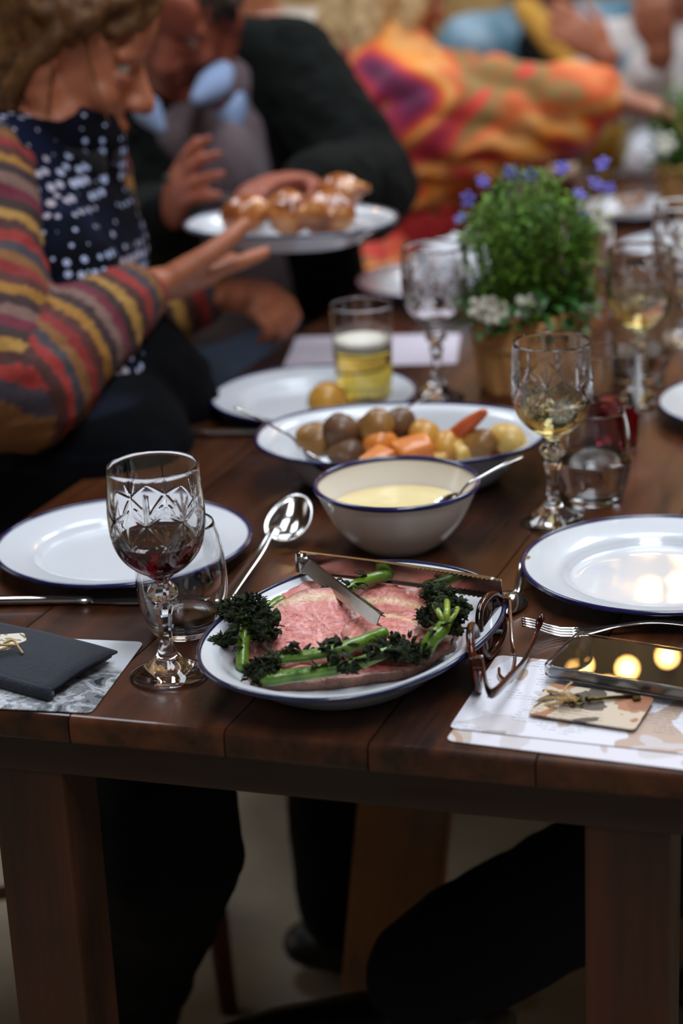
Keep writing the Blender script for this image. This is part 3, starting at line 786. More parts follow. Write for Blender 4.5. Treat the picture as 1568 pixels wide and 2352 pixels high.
def broccoli(lab, path, r0, r1, heads, leaves=0, seed=1, pale=None):
    t = thing('broccoli_stalk', lab, 'broccoli', path[0], 0, 'charred broccoli stalks on the oval dish')
    o0 = Vector(path[0]); pts = catmull([Vector(p) - o0 for p in path], 8); m = len(pts) - 1
    put('stem', tube(pts, [(r0 + (r1 - r0) * i / m) * (1 + .03 * sin(i * .9 + seed)) for i in range(m + 1)], 12, round_ends=True), M_STALK, t)
    parts = []
    for hi, (c, R, n) in enumerate(heads):
        c = Vector(c) - o0
        parts += floret_mass(c, R, int(n * 2.6), seed * 13 + hi * 7, .8, .0026)
        rgl = random.Random(seed * 5 + hi)
        for k in range(n):
            d_ = Vector((rgl.uniform(-1, 1), rgl.uniform(-1, 1), rgl.uniform(-.5, 1))).normalized(); parts.append(leaf(c + d_ * R * .75, d_ + Vector((rgl.uniform(-.6, .6), rgl.uniform(-.6, .6), 0)), rgl.uniform(.004, .009), rgl.uniform(.0012, .003), hi + k))
        parts.append(crumple(c, (R * .5, R * .5, R * .42), seed + hi, (14, 10)))
        e = pts[-1]
        parts.append(tube([e, (e + c) / 2 + Vector((0, 0, .002)), c], [r1, r1 * .8, r1 * .5], 8))
    rg = random.Random(seed)
    for k in range(leaves):
        i = rg.randint(m // 3, m); a = rg.uniform(0, 2 * pi)
        parts.append(leaf(pts[i] + Vector((0, 0, r1 * .4)), (cos(a), sin(a), rg.uniform(-.1, .5)), rg.uniform(.010, .020), rg.uniform(.002, .005), seed + k))
    o = put('floret', join(*parts), M_FLORET, t); o['kind'] = 'stuff'
    if pale:
        for pp, rr in pale: put('branch', tube(catmull([Vector(p) - o0 for p in pp], 6), rr, 10, round_ends=True), M_YEL, t)
    return t
Z = TZ
broccoli('charred broccoli stalk standing upright at the left end of the meat', [P(556, 1528, Z + .020), P(558, 1490, Z + .030), P(562, 1450, Z + .042), P(566, 1420, Z + .050)], .0058, .0048,
         [(P(575, 1408, Z + .052), .017, 60), (P(600, 1432, Z + .046), .017, 60), (P(545, 1410, Z + .048), .010, 30), (P(605, 1455, Z + .038), .012, 34), (P(507, 1478, Z + .030), .007, 18), (P(525, 1470, Z + .034), .006, 14), (P(500, 1486, Z + .027), .005, 10)], 8, 3)
broccoli('dull green broccoli stalk lying behind the left upright one', [P(645, 1382, Z + .036), P(622, 1396, Z + .036), P(596, 1412, Z + .036)], .006, .005,
         [(P(535, 1405, Z + .040), .010, 30), (P(515, 1400, Z + .040), .007, 16), (P(575, 1420, Z + .038), .012, 26)], 4, 5)
broccoli('bright green broccoli stalk lying across the large beef slice', [P(878, 1456, Z + .046), P(835, 1472, Z + .046), P(780, 1490, Z + .044), P(715, 1504, Z + .042), P(650, 1512, Z + .040), P(615, 1528, Z + .036)], .0058, .0046,
         [(P(600, 1545, Z + .030), .012, 36), (P(586, 1552, Z + .028), .009, 26), (P(625, 1528, Z + .036), .009, 24)], 26, 8)
broccoli('thick green broccoli stalk lying along the near side of the dish', [P(612, 1560, Z + .028), P(680, 1550, Z + .030), P(760, 1538, Z + .033), P(820, 1525, Z + .036), P(880, 1500, Z + .040), P(920, 1490, Z + .041)], .0062, .0050,
         [(P(935, 1496, Z + .038), .015, 54), (P(905, 1488, Z + .041), .010, 30), (P(960, 1500, Z + .036), .010, 28), (P(800, 1538, Z + .034), .007, 16)], 30, 12)
broccoli('pale branching broccoli stalk curling up at the right end', [P(976, 1495, Z + .036), P(990, 1470, Z + .044), P(1012, 1448, Z + .050), P(1024, 1425, Z + .056)], .0072, .006,
         [(P(1010, 1385, Z + .056), .017, 60), (P(1040, 1410, Z + .050), .015, 50), (P(990, 1420, Z + .046), .012, 40), (P(1040, 1440, Z + .042), .012, 40), (P(1000, 1365, Z + .052), .009, 26)], 10, 17,
         pale=[([P(1022, 1432, Z + .055), P(1010, 1412, Z + .062), P(998, 1390, Z + .064)], .0026), ([P(1023, 1430, Z + .056), P(1026, 1406, Z + .064), P(1026, 1382, Z + .064)], .0028), ([P(1024, 1432, Z + .055), P(1040, 1416, Z + .060), P(1050, 1398, Z + .060)], .0024)])
broccoli('broccoli stalk lying under the short tongs arm at the back', [P(888, 1322, Z + .046), P(850, 1330, Z + .046), P(815, 1345, Z + .045), P(790, 1362, Z + .043)], .0056, .005,
         [(P(765, 1376, Z + .040), .010, 30), (P(748, 1386, Z + .038), .007, 18), (P(700, 1382, Z + .036), .006, 14)], 8, 23)
broccoli('short green broccoli stem poking out behind the right head', [P(975, 1335, Z + .040), P(990, 1352, Z + .042), P(1000, 1368, Z + .044)], .0052, .0045,
         [(P(1006, 1378, Z + .042), .008, 20)], 2, 29)

# ------------------------------------------------------------------ vegetables in the deep dish, potato on the plate
M_SKIN = mat('potato_skin', (168, 118, 52), 0.45, coat=.25, noise=(38, (110, 72, 34), .22), bump=(90, .3))
M_SKIND = mat('potato_skin_dark', (118, 80, 48), 0.5, coat=.2, noise=(38, (78, 52, 32), .22), bump=(90, .3))
M_GOLD = mat('potato_golden', (214, 158, 62), 0.42, coat=.25, noise=(34, (170, 108, 38), .24), bump=(90, .3))
M_ORNG = mat('squash_orange', (226, 140, 52), 0.4, coat=.3, noise=(34, (196, 96, 30), .24), bump=(70, .3))
M_PALE = mat('parsnip_pale', (224, 188, 104), 0.45, coat=.2, noise=(30, (186, 136, 56), .24), bump=(70, .3))
M_CARR = mat('carrot_orange', (206, 92, 34), 0.4, coat=.3, noise=(40, (150, 56, 20), .22), bump=(70, .3))
def potato(p, r, seed, m, lab, name='potato', cat='potato', grp='roast vegetables in the deep oval dish'):
    v, f = ball((0, 0, 0), r, 20, 14); rr = max(r)
    v = [q * (1 + .12 * fbm(q / rr, .9, seed)) for q in v]
    o = put(name, (v, f), m, None, loc=p, rot=(rnd(-.3, .3), rnd(-.3, .3), rnd(0, 3))); return tag(o, lab, cat, grp)
zv = TZ
def vp(px, py, z): return P(px, py, TZ + z)
potato(vp(727, 1012, .047), (.024, .021, .019), 1, M_SKIN, 'tan potato at the left end of the deep oval dish')
potato(vp(782, 990, .060), (.022, .021, .020), 2, M_SKIND, 'brown skinned potato topmost at the left of the heap')
potato(vp(800, 1040, .040), (.024, .020, .017), 3, M_SKIND, 'low brown potato behind the sauce bowl')
potato(vp(850, 1000, .048), (.022, .020, .022), 4, M_SKIN, 'tan potato standing in the middle of the heap')
potato(vp(866, 985, .064), (.020, .020, .022), 5, M_SKIN, 'tall tan potato right of the brown topmost one')
potato(vp(918, 976, .060), (.019, .018, .019), 6, M_SKIND, 'ruddy brown potato at the back of the heap')
potato(vp(874, 1026, .047), (.020, .019, .020), 7, M_ORNG, 'glossy orange squash ball in front of the tall potato', 'squash_piece', 'vegetable')
potato(vp(972, 1002, .052), (.019, .019, .018), 8, M_GOLD, 'golden potato piece right of the ruddy potato')
potato(vp(925, 1012, .040), (.018, .018, .017), 9, M_GOLD, 'small golden potato tucked behind the orange squash')
potato(vp(1020, 1028, .040), (.020, .018, .018), 10, M_GOLD, 'golden potato wedge left of the carrot')
potato(vp(1102, 1018, .046), (.020, .018, .016), 11, M_SKIN, 'tan potato half right of the carrot')
potato(vp(1165, 1008, .047), (.023, .018, .016), 12, M_PALE, 'olive yellow potato piece at the right end of the dish')
def chunk(p, s, seed, m, lab, rz=0.3):
    bm = bmesh.new(); bmesh.ops.create_cube(bm, size=1); bmesh.ops.scale(bm, vec=s, verts=bm.verts)
    for v in bm.verts: v.co.x *= 1 + .25 * math.sin(seed + v.co.y * 90); v.co.z *= 1 + .2 * math.cos(seed * 2 + v.co.x * 90)
    bmesh.ops.bevel(bm, geom=bm.edges[:], offset=min(s) * .22, segments=3, profile=.5, affect='EDGES')
    return tag(put('squash_piece', bm, m, None, loc=p, rot=(.3, -.2, rz)), lab, 'vegetable', 'roast vegetables in the deep oval dish')
chunk(vp(950, 1040, .042), (.042, .030, .030), 1.0, M_ORNG, 'angular orange squash chunk in front of the golden potato')
chunk(vp(862, 1060, .042), (.034, .024, .018), 2.0, M_ORNG, 'low orange squash chunk just above the sauce bowl rim', .8)
chunk(vp(1070, 1035, .038), (.032, .026, .024), 3.4, M_PALE, 'pale parsnip chunk at the foot of the carrot', .5)
chunk(vp(1135, 1045, .028), (.030, .022, .016), 4.1, M_CARR, 'small red orange carrot chunk at the right end of the dish', -.4)
chunk(vp(1000, 1058, .030), (.030, .022, .022), 5.1, M_PALE, 'pale parsnip chunk behind the sauce bowl', .2)
a0, a1 = vp(1042, 1010, .046), vp(1110, 948, .082)
tag(put('carrot', tube(catmull([a0, (a0 + a1) / 2 + V(0, 0, .002), a1], 8), [.0125 * (1 - .62 * i / 16) for i in range(17)], 14, round_ends=True), M_CARR), 'roasted orange carrot sticking up out of the dish', 'carrot', 'roast vegetables in the deep oval dish')
potato(P(752, 920, TZ + .022), (.0255, .0235, .0225), 21, M_GOLD, 'single golden potato on the plate left of the beer', grp='potato left on a plate')

# ------------------------------------------------------------------ flower pots
M_KRAFT = mat('kraft_paper', (226, 172, 108), 0.75, noise=(22, (200, 142, 82), .25), bump=(16, .7))
M_LEAF = mat('plant_leaf', (122, 160, 42), 0.5, noise=(30, (54, 100, 20), .2), spec=.35)
M_STEM = mat('plant_stem', (96, 128, 44), 0.6, noise=(20, (60, 92, 26), .2))
M_PURP = mat('purple_petal', (132, 120, 206), 0.6, noise=(90, (92, 80, 178), .25))
M_WPET = mat('white_petal', (232, 230, 214), 0.6, noise=(90, (206, 200, 178), .25))
def flower(r, seed, n=5):
    rg = random.Random(seed); parts = []
    for k in range(n):
        a = 2 * pi * k / n + rg.uniform(-.15, .15); c = Vector((cos(a), sin(a), .25)); s = Vector((-sin(a), cos(a), 0))
        parts.append(loft([[c * r * q - s * w * r + Vector((0, 0, -.0004)), c * r * q + s * w * r + Vector((0, 0, -.0004)), c * r * q + s * w * r * .9 + Vector((0, 0, .0005)), c * r * q - s * w * r * .9 + Vector((0, 0, .0005))] for q, w in ((.05, .1), (.4, .28), (.75, .36), (1.0, .16))]))
    parts.append(ball((0, 0, .001), r * .2, 8, 6))
    return parts and join(*parts)
def potted(lab, base, rp, hp, height, spread, purple, white, nst, seed, lobelia=True):
    rg = random.Random(seed); t = thing('potted_plant', lab, 'potted plant', base)
    n = 72; rings = []
    for i, (z, s) in enumerate([(0, .86), (.01, .90), (hp * .3, .95), (hp * .6, 1.0), (hp * .86, 1.04), (hp, 1.08)]):
        rings.append([(rp * s * (1 + .035 * sin(9 * 2 * pi * k / n + z * 30 + seed) + .02 * sin(23 * 2 * pi * k / n)) * cos(2 * pi * k / n), rp * s * (1 + .035 * sin(9 * 2 * pi * k / n + z * 30 + seed) + .02 * sin(23 * 2 * pi * k / n)) * sin(2 * pi * k / n), z + (.004 * sin(7 * 2 * pi * k / n + 2) if i == 5 else 0)) for k in range(n)])
    inn = [[(x * .96, y * .96, z) for x, y, z in rings[-1]], [(x * .8, y * .8, hp * .82) for x, y, z in rings[3]]]
    put('paper_wrap', loft(rings + inn), M_KRAFT, t)
    put('string', tube([(rp * 1.055 * cos(2 * pi * k / 48), rp * 1.055 * sin(2 * pi * k / 48), hp * .62) for k in range(48)], .0014, 6, loop=True, up=(0, 0, 1)), mat('twine', (186, 152, 104), .8), t)
    LV, LF, SV, SF = [], [], [], []; tips = []
    for i in range(nst):
        a = rg.uniform(0, 2 * pi); rr = sqrt(rg.uniform(0, 1)); lean = rr * spread; h = height * (1 - .42 * rr * rr) * rg.uniform(.80, 1.06)
        if i % 7 == 0 and rr > .7: h *= rg.uniform(-.1, .35)     # some trail over the rim
        b0 = Vector((cos(a) * rr * rp * .8, sin(a) * rr * rp * .8, hp * .84)); e = Vector((cos(a) * lean * 1.0, sin(a) * lean * 1.0, hp + h))
        mid = (b0 + e) / 2 + Vector((cos(a) * lean * .18, sin(a) * lean * .18, h * .10)); path = catmull([b0, mid, e], 5)
        s_ = tube(path, [.0010 - .0006 * k / 10 for k in range(11)], 4); k0 = len(SV); SV += s_[0]; SF += [tuple(q + k0 for q in f) for f in s_[1]]
        tips.append(path[-1])
        nl = rg.randint(22, 34)
        for j in range(nl):
            q = rg.uniform(.06, 1.0) ** .8; p = path[min(10, int(q * 10))] + Vector((rg.uniform(-1, 1), rg.uniform(-1, 1), rg.uniform(-1, 1))) * .004
            d = Vector((rg.uniform(-1, 1), rg.uniform(-1, 1), rg.uniform(-.2, 1.0))).normalized(); L = rg.uniform(.009, .019) * (1.25 - .5 * q); w = L * rg.uniform(.15, .28)
            s = d.cross(Vector((0, 0, 1)) if abs(d.z) < .9 else Vector((1, 0, 0))).normalized(); u_ = s.cross(d)
            k0 = len(LV); LV += [p, p + d * L * .5 + s * w + u_ * w * .3, p + d * L - u_ * L * .12, p + d * L * .5 - s * w + u_ * w * .3, p + d * L * .5]
            LF += [(k0, k0 + 1, k0 + 4), (k0 + 1, k0 + 2, k0 + 4), (k0 + 2, k0 + 3, k0 + 4), (k0 + 3, k0, k0 + 4)]
    put('foliage', (LV, LF), M_LEAF, t, smooth=False)['kind'] = 'stuff'
    put('stems', (SV, SF), M_STEM, t)['kind'] = 'stuff'
    if lobelia:       # small broad ivy-like leaves over the rim
        LV, LF = [], []
        for j in range(420):
            a = rg.uniform(0, 2 * pi); rr = rp * rg.uniform(.5, 1.25); z = hp + rg.uniform(-.25, .35) * hp * (1 if rr < rp else .6)
            p = Vector((cos(a) * rr, sin(a) * rr, z)); d = Vector((cos(a + rg.uniform(-.8, .8)), sin(a + rg.uniform(-.8, .8)), rg.uniform(-.7, .5))).normalized(); L = rg.uniform(.012, .022); w = L * .42
            s = d.cross(Vector((0, 0, 1))).normalized(); u_ = s.cross(d); k0 = len(LV)
            LV += [p, p + d * L * .35 + s * w + u_ * w * .2, p + d * L - u_ * L * .15, p + d * L * .35 - s * w + u_ * w * .2, p + d * L * .45]
            LF += [(k0, k0 + 1, k0 + 4), (k0 + 1, k0 + 2, k0 + 4), (k0 + 2, k0 + 3, k0 + 4), (k0 + 3, k0, k0 + 4)]
        put('rim_leaves', (LV, LF), mat('ivy_leaf', (60, 112, 40), .45, noise=(30, (30, 68, 22), .2)), t, smooth=False)['kind'] = 'stuff'
    for (lst, m, nm, rad) in ((purple, M_PURP, 'purple_flower', .0095), (white, M_WPET, 'white_flower', .016)):
        me = mesh_of(flower(rad, seed)); me2 = mesh_of(flower(rad * 1.15, seed + 4))
        for i, w in enumerate(lst):
            L_ = Vector(w) - Vector(base); o = put(nm, me if i % 2 else me2, m, t, loc=L_); d = Vector((0, -1, .35)); o.rotation_euler = (radians(60) + rg.uniform(-.5, .5), rg.uniform(-.5, .5), rg.uniform(-.6, .6))
            q = Vector((L_.x * .55, L_.y * .55, hp + (L_.z - hp) * .35)); put('flower_stalk', tube(catmull([q, (q + L_) / 2 + Vector((0, 0, .008)), L_], 4), .0008, 5), M_STEM, t)
    return t
PB = P(1212, 893); PB.z = TZ
dp = 2.50
PP = [(1075, 458), (1058, 503), (1170, 397), (1205, 515), (1259, 486), (1330, 448), (1366, 424), (1398, 434), (1336, 502), (1108, 418), (1384, 378), (1218, 404), (1290, 388)]
WP = [(1161, 556), (1077, 552), (1130, 712), (1102, 708), (1212, 708), (1150, 722), (1375, 508)]
potted('green bushy plant with small purple and white flowers in brown paper wrap', PB, .066, .105, .175, .086,
       [At(x, y, 2.50 + .03 * ((i * 37) % 5 - 2)) for i, (x, y) in enumerate(PP)],
       [At(x, y, 2.47 if y < 600 else 2.40) for x, y in WP], 150, 5)
QB = P(1600, 505); QB.z = TZ
potted('distant paper-wrapped green plant cut off by the right edge', QB, .066, .105, .15, .08, [], [At(1530, 330, 3.2)], 90, 9)

# ------------------------------------------------------------------ paper mats, napkin, tags
def print_mat(name, paper, inks, scale, split, rough=.42, lines=True, seed=0.0):
    """printed card: patches of ink over part of the sheet with fine drawn lines; split=(axis, lo, hi) is where the picture begins and ends."""
    m = bpy.data.materials.new(name); t, b = nt(m); N = t.nodes.new; L = t.links.new
    tc = N('ShaderNodeTexCoord'); mp = N('ShaderNodeMapping'); mp.inputs['Location'].default_value = (seed, seed * .7, 0); L(tc.outputs['Object'], mp.inputs[0])
    sp = N('ShaderNodeSeparateXYZ'); L(tc.outputs['Object'], sp.inputs[0])
    n = N('ShaderNodeTexNoise'); n.inputs['Scale'].default_value = scale; n.inputs['Detail'].default_value = 3; n.inputs['Distortion'].default_value = .6; L(mp.outputs[0], n.inputs['Vector'])
    r = N('ShaderNodeValToRGB'); cr = r.color_ramp; cr.interpolation = 'CONSTANT'
    while len(cr.elements) < len(inks): cr.elements.new(.5)
    for e, (p, c) in zip(cr.elements, inks): e.position = p; e.color = lin(c)
    L(n.outputs['Fac'], r.inputs[0])
    col = r.outputs[0]
    if lines == 'text':
        wv = N('ShaderNodeTexWave'); wv.bands_direction = 'Y'; wv.inputs['Scale'].default_value = 62; wv.inputs['Distortion'].default_value = .6; L(mp.outputs[0], wv.inputs['Vector'])
        n3 = N('ShaderNodeTexNoise'); n3.inputs['Scale'].default_value = 420; L(mp.outputs[0], n3.inputs['Vector'])
        n4 = N('ShaderNodeTexNoise'); n4.inputs['Scale'].default_value = 14; L(mp.outputs[0], n4.inputs['Vector'])
        def gt(sock, v):
            g = N('ShaderNodeMath'); g.operation = 'GREATER_THAN'; g.inputs[1].default_value = v; L(sock, g.inputs[0]); return g.outputs[0]
        def mulp(a, c):
            g = N('ShaderNodeMath'); g.operation = 'MULTIPLY'; L(a, g.inputs[0]); L(c, g.inputs[1]); return g.outputs[0]
        k = mulp(mulp(gt(wv.outputs['Fac'], .72), gt(n3.outputs['Fac'], .47)), gt(n4.outputs['Fac'], .52))
        mr4 = N('ShaderNodeMapRange'); mr4.inputs[3].default_value = 1; mr4.inputs[4].default_value = .62; L(k, mr4.inputs[0])
        hs = N('ShaderNodeHueSaturation'); L(mr4.outputs[0], hs.inputs['Value']); L(col, hs.inputs['Color']); col = hs.outputs[0]
    elif lines:
        mp2 = N('ShaderNodeMapping'); mp2.inputs['Rotation'].default_value = (0, 0, .25); mp2.inputs['Scale'].default_value = (1, 2.2, 1); L(mp.outputs[0], mp2.inputs[0])
        v = N('ShaderNodeTexVoronoi'); v.feature = 'DISTANCE_TO_EDGE'; v.inputs['Scale'].default_value = scale * 2.4; L(mp2.outputs[0], v.inputs['Vector'])
        mr = N('ShaderNodeMapRange'); mr.inputs[1].default_value = .0; mr.inputs[2].default_value = .06; L(v.outputs['Distance'], mr.inputs[0])
        n3 = N('ShaderNodeTexNoise'); n3.inputs['Scale'].default_value = 700; n3.inputs['Detail'].default_value = 2; L(mp2.outputs[0], n3.inputs['Vector'])
        m2 = N('ShaderNodeMath'); m2.operation = 'MULTIPLY'; L(mr.outputs[0], m2.inputs[0])
        mr3 = N('ShaderNodeMapRange'); mr3.inputs[1].default_value = .35; mr3.inputs[2].default_value = .5; mr3.inputs[3].default_value = .55; L(n3.outputs['Fac'], mr3.inputs[0]); L(mr3.outputs[0], m2.inputs[1])
        mr4 = N('ShaderNodeMapRange'); mr4.inputs[3].default_value = .45; mr4.inputs[4].default_value = 1; L(m2.outputs[0], mr4.inputs[0])
        hs = N('ShaderNodeHueSaturation'); L(mr4.outputs[0], hs.inputs['Value']); L(col, hs.inputs['Color']); col = hs.outputs[0]
    mk = N('ShaderNodeMapRange'); mk.inputs[1].default_value = split[1]; mk.inputs[2].default_value = split[2]; mk.inputs[3].default_value = 1; mk.inputs[4].default_value = 0
    L(sp.outputs[split[0]], mk.inputs[0])
    ad = N('ShaderNodeMath'); ad.operation = 'MULTIPLY_ADD'; ad.inputs[1].default_value = .5; ad.inputs[2].default_value = -.25; L(n.outputs['Fac'], ad.inputs[0])
    a2 = N('ShaderNodeMath'); a2.operation = 'ADD'; L(mk.outputs[0], a2.inputs[0]); L(ad.outputs[0], a2.inputs[1])
    st = N('ShaderNodeMapRange'); st.inputs[1].default_value = .42; st.inputs[2].default_value = .55; L(a2.outputs[0], st.inputs[0])
    mx = N('ShaderNodeMix'); mx.data_type = 'RGBA'; L(st.outputs[0], mx.inputs[0]); mx.inputs[6].default_value = lin(paper); L(col, mx.inputs[7])
    L(mx.outputs[2], b.inputs['Base Color']); b.inputs['Roughness'].default_value = rough
    return m
MW, MD = .212, .149
def card_sheet(w, d, r, th): return prism(round_poly([(0, 0), (w, 0), (w, d), (0, d)], r), 0, th, .0002, 1)
def sheet(name, lab, cat, corner, rz, w, d, m, z, th=.0010, r=.008):
    o = put(name, card_sheet(w, d, r, th), m, None, smooth=False, loc=(corner[0], corner[1], z), rot=(0, 0, rz)); return tag(o, lab, cat)
M_PL = print_mat('sketch_print', (214, 216, 222), [(0, (62, 66, 72)), (.36, (132, 136, 142)), (.46, (196, 199, 204)), (.55, (150, 154, 160)), (.62, (100, 104, 110))], 38, ('Y', .058, .105), seed=.3)
M_PR = print_mat('map_print', (222, 218, 228), [(0, (206, 200, 202)), (.42, (222, 218, 226)), (.55, (198, 186, 180)), (.61, (184, 156, 136)), (.65, (208, 200, 198))], 11, ('X', .30, .40), lines=False, seed=1.9)
M_PR2 = print_mat('map_print_sketch', (222, 218, 228), [(0, (170, 160, 158)), (.38, (208, 202, 206)), (.46, (226, 224, 232)), (.57, (190, 166, 150)), (.63, (202, 194, 194))], 12, ('X', .30, .40), lines='text', seed=3.1)
e_ = P(210, 1640); d_ = radians(-12.5)
c_ = e_ - V(cos(d_), sin(d_), 0) * MW
sheet('place_mat', 'place mat with grey printed drawing under the folded navy napkin', 'place mat', c_, d_, MW, MD, M_PL, TZ + .0002)
e2 = P(1022, 1703); d2 = radians(-21.5)
sheet('place_mat', 'lower of two overlapping pale printed place mats on the near right corner', 'place mat', e2, d2, MW, MD, M_PR, TZ + .0002)
e3 = P(1030, 1678); d3 = radians(-20.0)
sheet('place_mat', 'upper pale printed place mat lying under the tag and the phone', 'place mat', e3, d3, MW, MD, M_PR2, TZ + .0014)
sheet('place_mat', 'pale lilac place mat behind the beer glass and the back plate', 'place mat', P(650, 845), radians(-6), .23, .16, mat('lilac_paper', (206, 196, 208), .5), TZ + .0003)
# folded navy napkin
M_NAP = mat('navy_cloth', (33, 38, 50), .9, sheen=.12, noise=(240, (26, 30, 40), .3), bump=(420, .35))
nr, nf = P(272, 1506, TZ + .010), P(120, 1603, TZ + .004)
d_ax = (nr - nf); d_ax.z = 0; nd = d_ax.length; ay = d_ax.normalized(); ax = V(-ay.y, ay.x, 0) * 1   # ay: front to back along the right edge, ax: to the left
t = thing('folded_napkin', 'navy cloth napkin folded flat on the left place mat', 'napkin', (nf.x, nf.y, TZ + .0014))
def cloth_layer(z0, lift, inset, L=.22, nx=18, ny=14, th=.0022, seed=0):
    top = []
    for j in range(ny + 1):
        y = j / ny; row = []
        for i in range(nx + 1):
            x = i / nx
            q = ax * (x * L + inset * (1 - x)) + ay * (nd * y * (1.0 + .03 * sin(x * 5 + seed)) ) + V(0, 0, z0 + lift * sin(pi * min(1, y * 1.05)) * (1 - .5 * x) + .0012 * fbm((x * 3, y * 3, seed), 1.0) + .0030 * y * (1 - x))
            row.append(q)
        top.append(row)
    rings = []
    for i in range(nx + 1):
        up_ = [top[j][i] for j in range(ny + 1)]; dn = [p - V(0, 0, th) for p in up_[::-1]]
        f0 = up_[0] + (up_[0] - up_[1]).normalized() * th * .6 - V(0, 0, th * .5); rings.append([f0] + up_ + dn)
    return loft(rings)
put('cloth_fold', cloth_layer(.0032, .000, .010, seed=2), M_NAP, t); put('cloth_fold', cloth_layer(.0068, .0015, .006, seed=4), M_NAP, t)
put('cloth_fold', cloth_layer(.0105, .003, .0, seed=6), M_NAP, t)
# the front fold that joins the layers
fo = [nf - V(nf.x, nf.y, nf.z) + ax * (.22 * i / 12) + V(0, 0, .0062) - ay * .0015 for i in range(13)]
put('cloth_hem', tube(fo, [(.0045, .0058)] * 13, 12, up=(0, 0, 1), round_ends=False), M_NAP, t)
# tag and twine on the napkin at the left edge
M_TWINE = mat('twine', (186, 152, 104), .8, bump=(500, .5))
M_TAG = print_mat('tag_print', (206, 196, 180), [(0, (120, 110, 80)), (.42, (214, 206, 192)), (.55, (150, 140, 96)), (.62, (222, 214, 204))], 70, ('X', .2, .3), lines=False, seed=5.2)
tg = P(-42, 1500, TZ + .016)
tgo = put('name_tag', card_sheet(.042, .028, .003, .0012), M_TAG, None, smooth=False, loc=(tg.x, tg.y, TZ + .0165), rot=(radians(8), radians(6), radians(18))); tag(tgo, 'small printed card tag tied with twine lying on the navy napkin', 'tag')
q0 = P(8, 1478, TZ + .022)
put('twine_end', tube(catmull([q0, q0 + V(.008, .002, .002), q0 + V(.014, -.006, -.002), q0 + V(.018, -.012, -.005)], 6), .0011, 6), M_TWINE, tgo).matrix_parent_inverse = Matrix.LocRotScale(tgo.location, tgo.rotation_euler, None).inverted()
put('twine_end', tube(catmull([q0 + V(-.01, 0, 0), q0 + V(.002, -.006, .001), q0 + V(.010, -.003, -.001), q0 + V(-.012, -.012, -.003)], 6), .0011, 6), M_TWINE, tgo).matrix_parent_inverse = Matrix.LocRotScale(tgo.location, tgo.rotation_euler, None).inverted()
# picture card with key and twine
cf = P(1211, 1645, TZ + .004); cd = radians(-25.5)
M_CARD = print_mat('card_print', (206, 186, 164), [(0, (92, 82, 70)), (.38, (206, 188, 166)), (.50, (172, 118, 84)), (.57, (156, 100, 70)), (.66, (112, 118, 60))], 17, ('X', .2, .3), lines='text', seed=8.4)
cdo = sheet('name_card', 'small rounded picture card in brown tones lying below the phone', 'card', (cf.x, cf.y, 0), cd, .0885, .056, M_CARD, TZ + .0052, .0012, .005)
cdo.rotation_euler = (radians(3), 0, cd)
M_BRASS = mat('antique_brass', (112, 92, 48), .35, metal=1.0, noise=(120, (66, 54, 30), .25))
k0 = P(1312, 1608, TZ + .0115); k1 = P(1470, 1598, TZ + .0105)
t = thing('antique_key', 'dull brass antique key lying on the card and under the phone', 'key', k0)
kd = (k1 - k0); kl = kd.length; kx = kd.normalized(); ky = V(0, 0, 1).cross(kx).normalized()
put('shaft', tube([kx * .011, kx * .014, kx * .017, kx * .02, kx * kl], [.0018, .0026, .0018, .0016, .0015], 10), M_BRASS, t)
ringp = lambda c, ra, rb: tube([kx * (c[0] + ra * cos(2 * pi * i / 24)) + ky * (c[1] + rb * sin(2 * pi * i / 24)) for i in range(24)], .0012, 8, loop=True, up=(0, 0, 1))
for c, ra, rb in (((.004, .0048), .0045, .0042), ((.004, -.0048), .0045, .0042), ((-.004, 0), .0048, .0045)): put('bow_ring', ringp(c, ra, rb), M_BRASS, t)
put('bit', box(kx * (kl - .004) - ky * .004, (.006, .006, .0016), frame((0, 0, 1), kx)), M_BRASS, t, smooth=False)
def rope(pts, r=.0011, name='strand', parent=None):
    ps = catmull(pts, 8); outs = []
    for ph in (0, pi):
        outs.append(tube([p + V(cos(i * .9 + ph), sin(i * .9 + ph), sin(i * .9 + ph + 1)) * r * .6 for i, p in enumerate(ps)], r * .75, 6))
    return put(name, join(*outs), M_TWINE, parent)
t = thing('twine_knot', 'knotted natural twine tied to the brass key', 'twine', k0)
w = lambda px, py, z: P(px, py, TZ + z) - k0
rope([w(1322, 1612, .012), w(1300, 1600, .017), w(1275, 1590, .013), w(1248, 1586, .006)], parent=t)
rope([w(1318, 1600, .013), w(1296, 1592, .017), w(1300, 1578, .016), w(1312, 1568, .016)], parent=t)
rope([w(1322, 1604, .013), w(1290, 1606, .016), w(1262, 1604, .012), w(1232, 1612, .004)], parent=t)
rope([w(1316, 1598, .014), w(1290, 1612, .014), w(1268, 1618, .010), w(1246, 1622, .006)], parent=t)
put('knot', crumple(w(1298, 1601, .0155), .0042, 3.3, (14, 10)), M_TWINE, t)

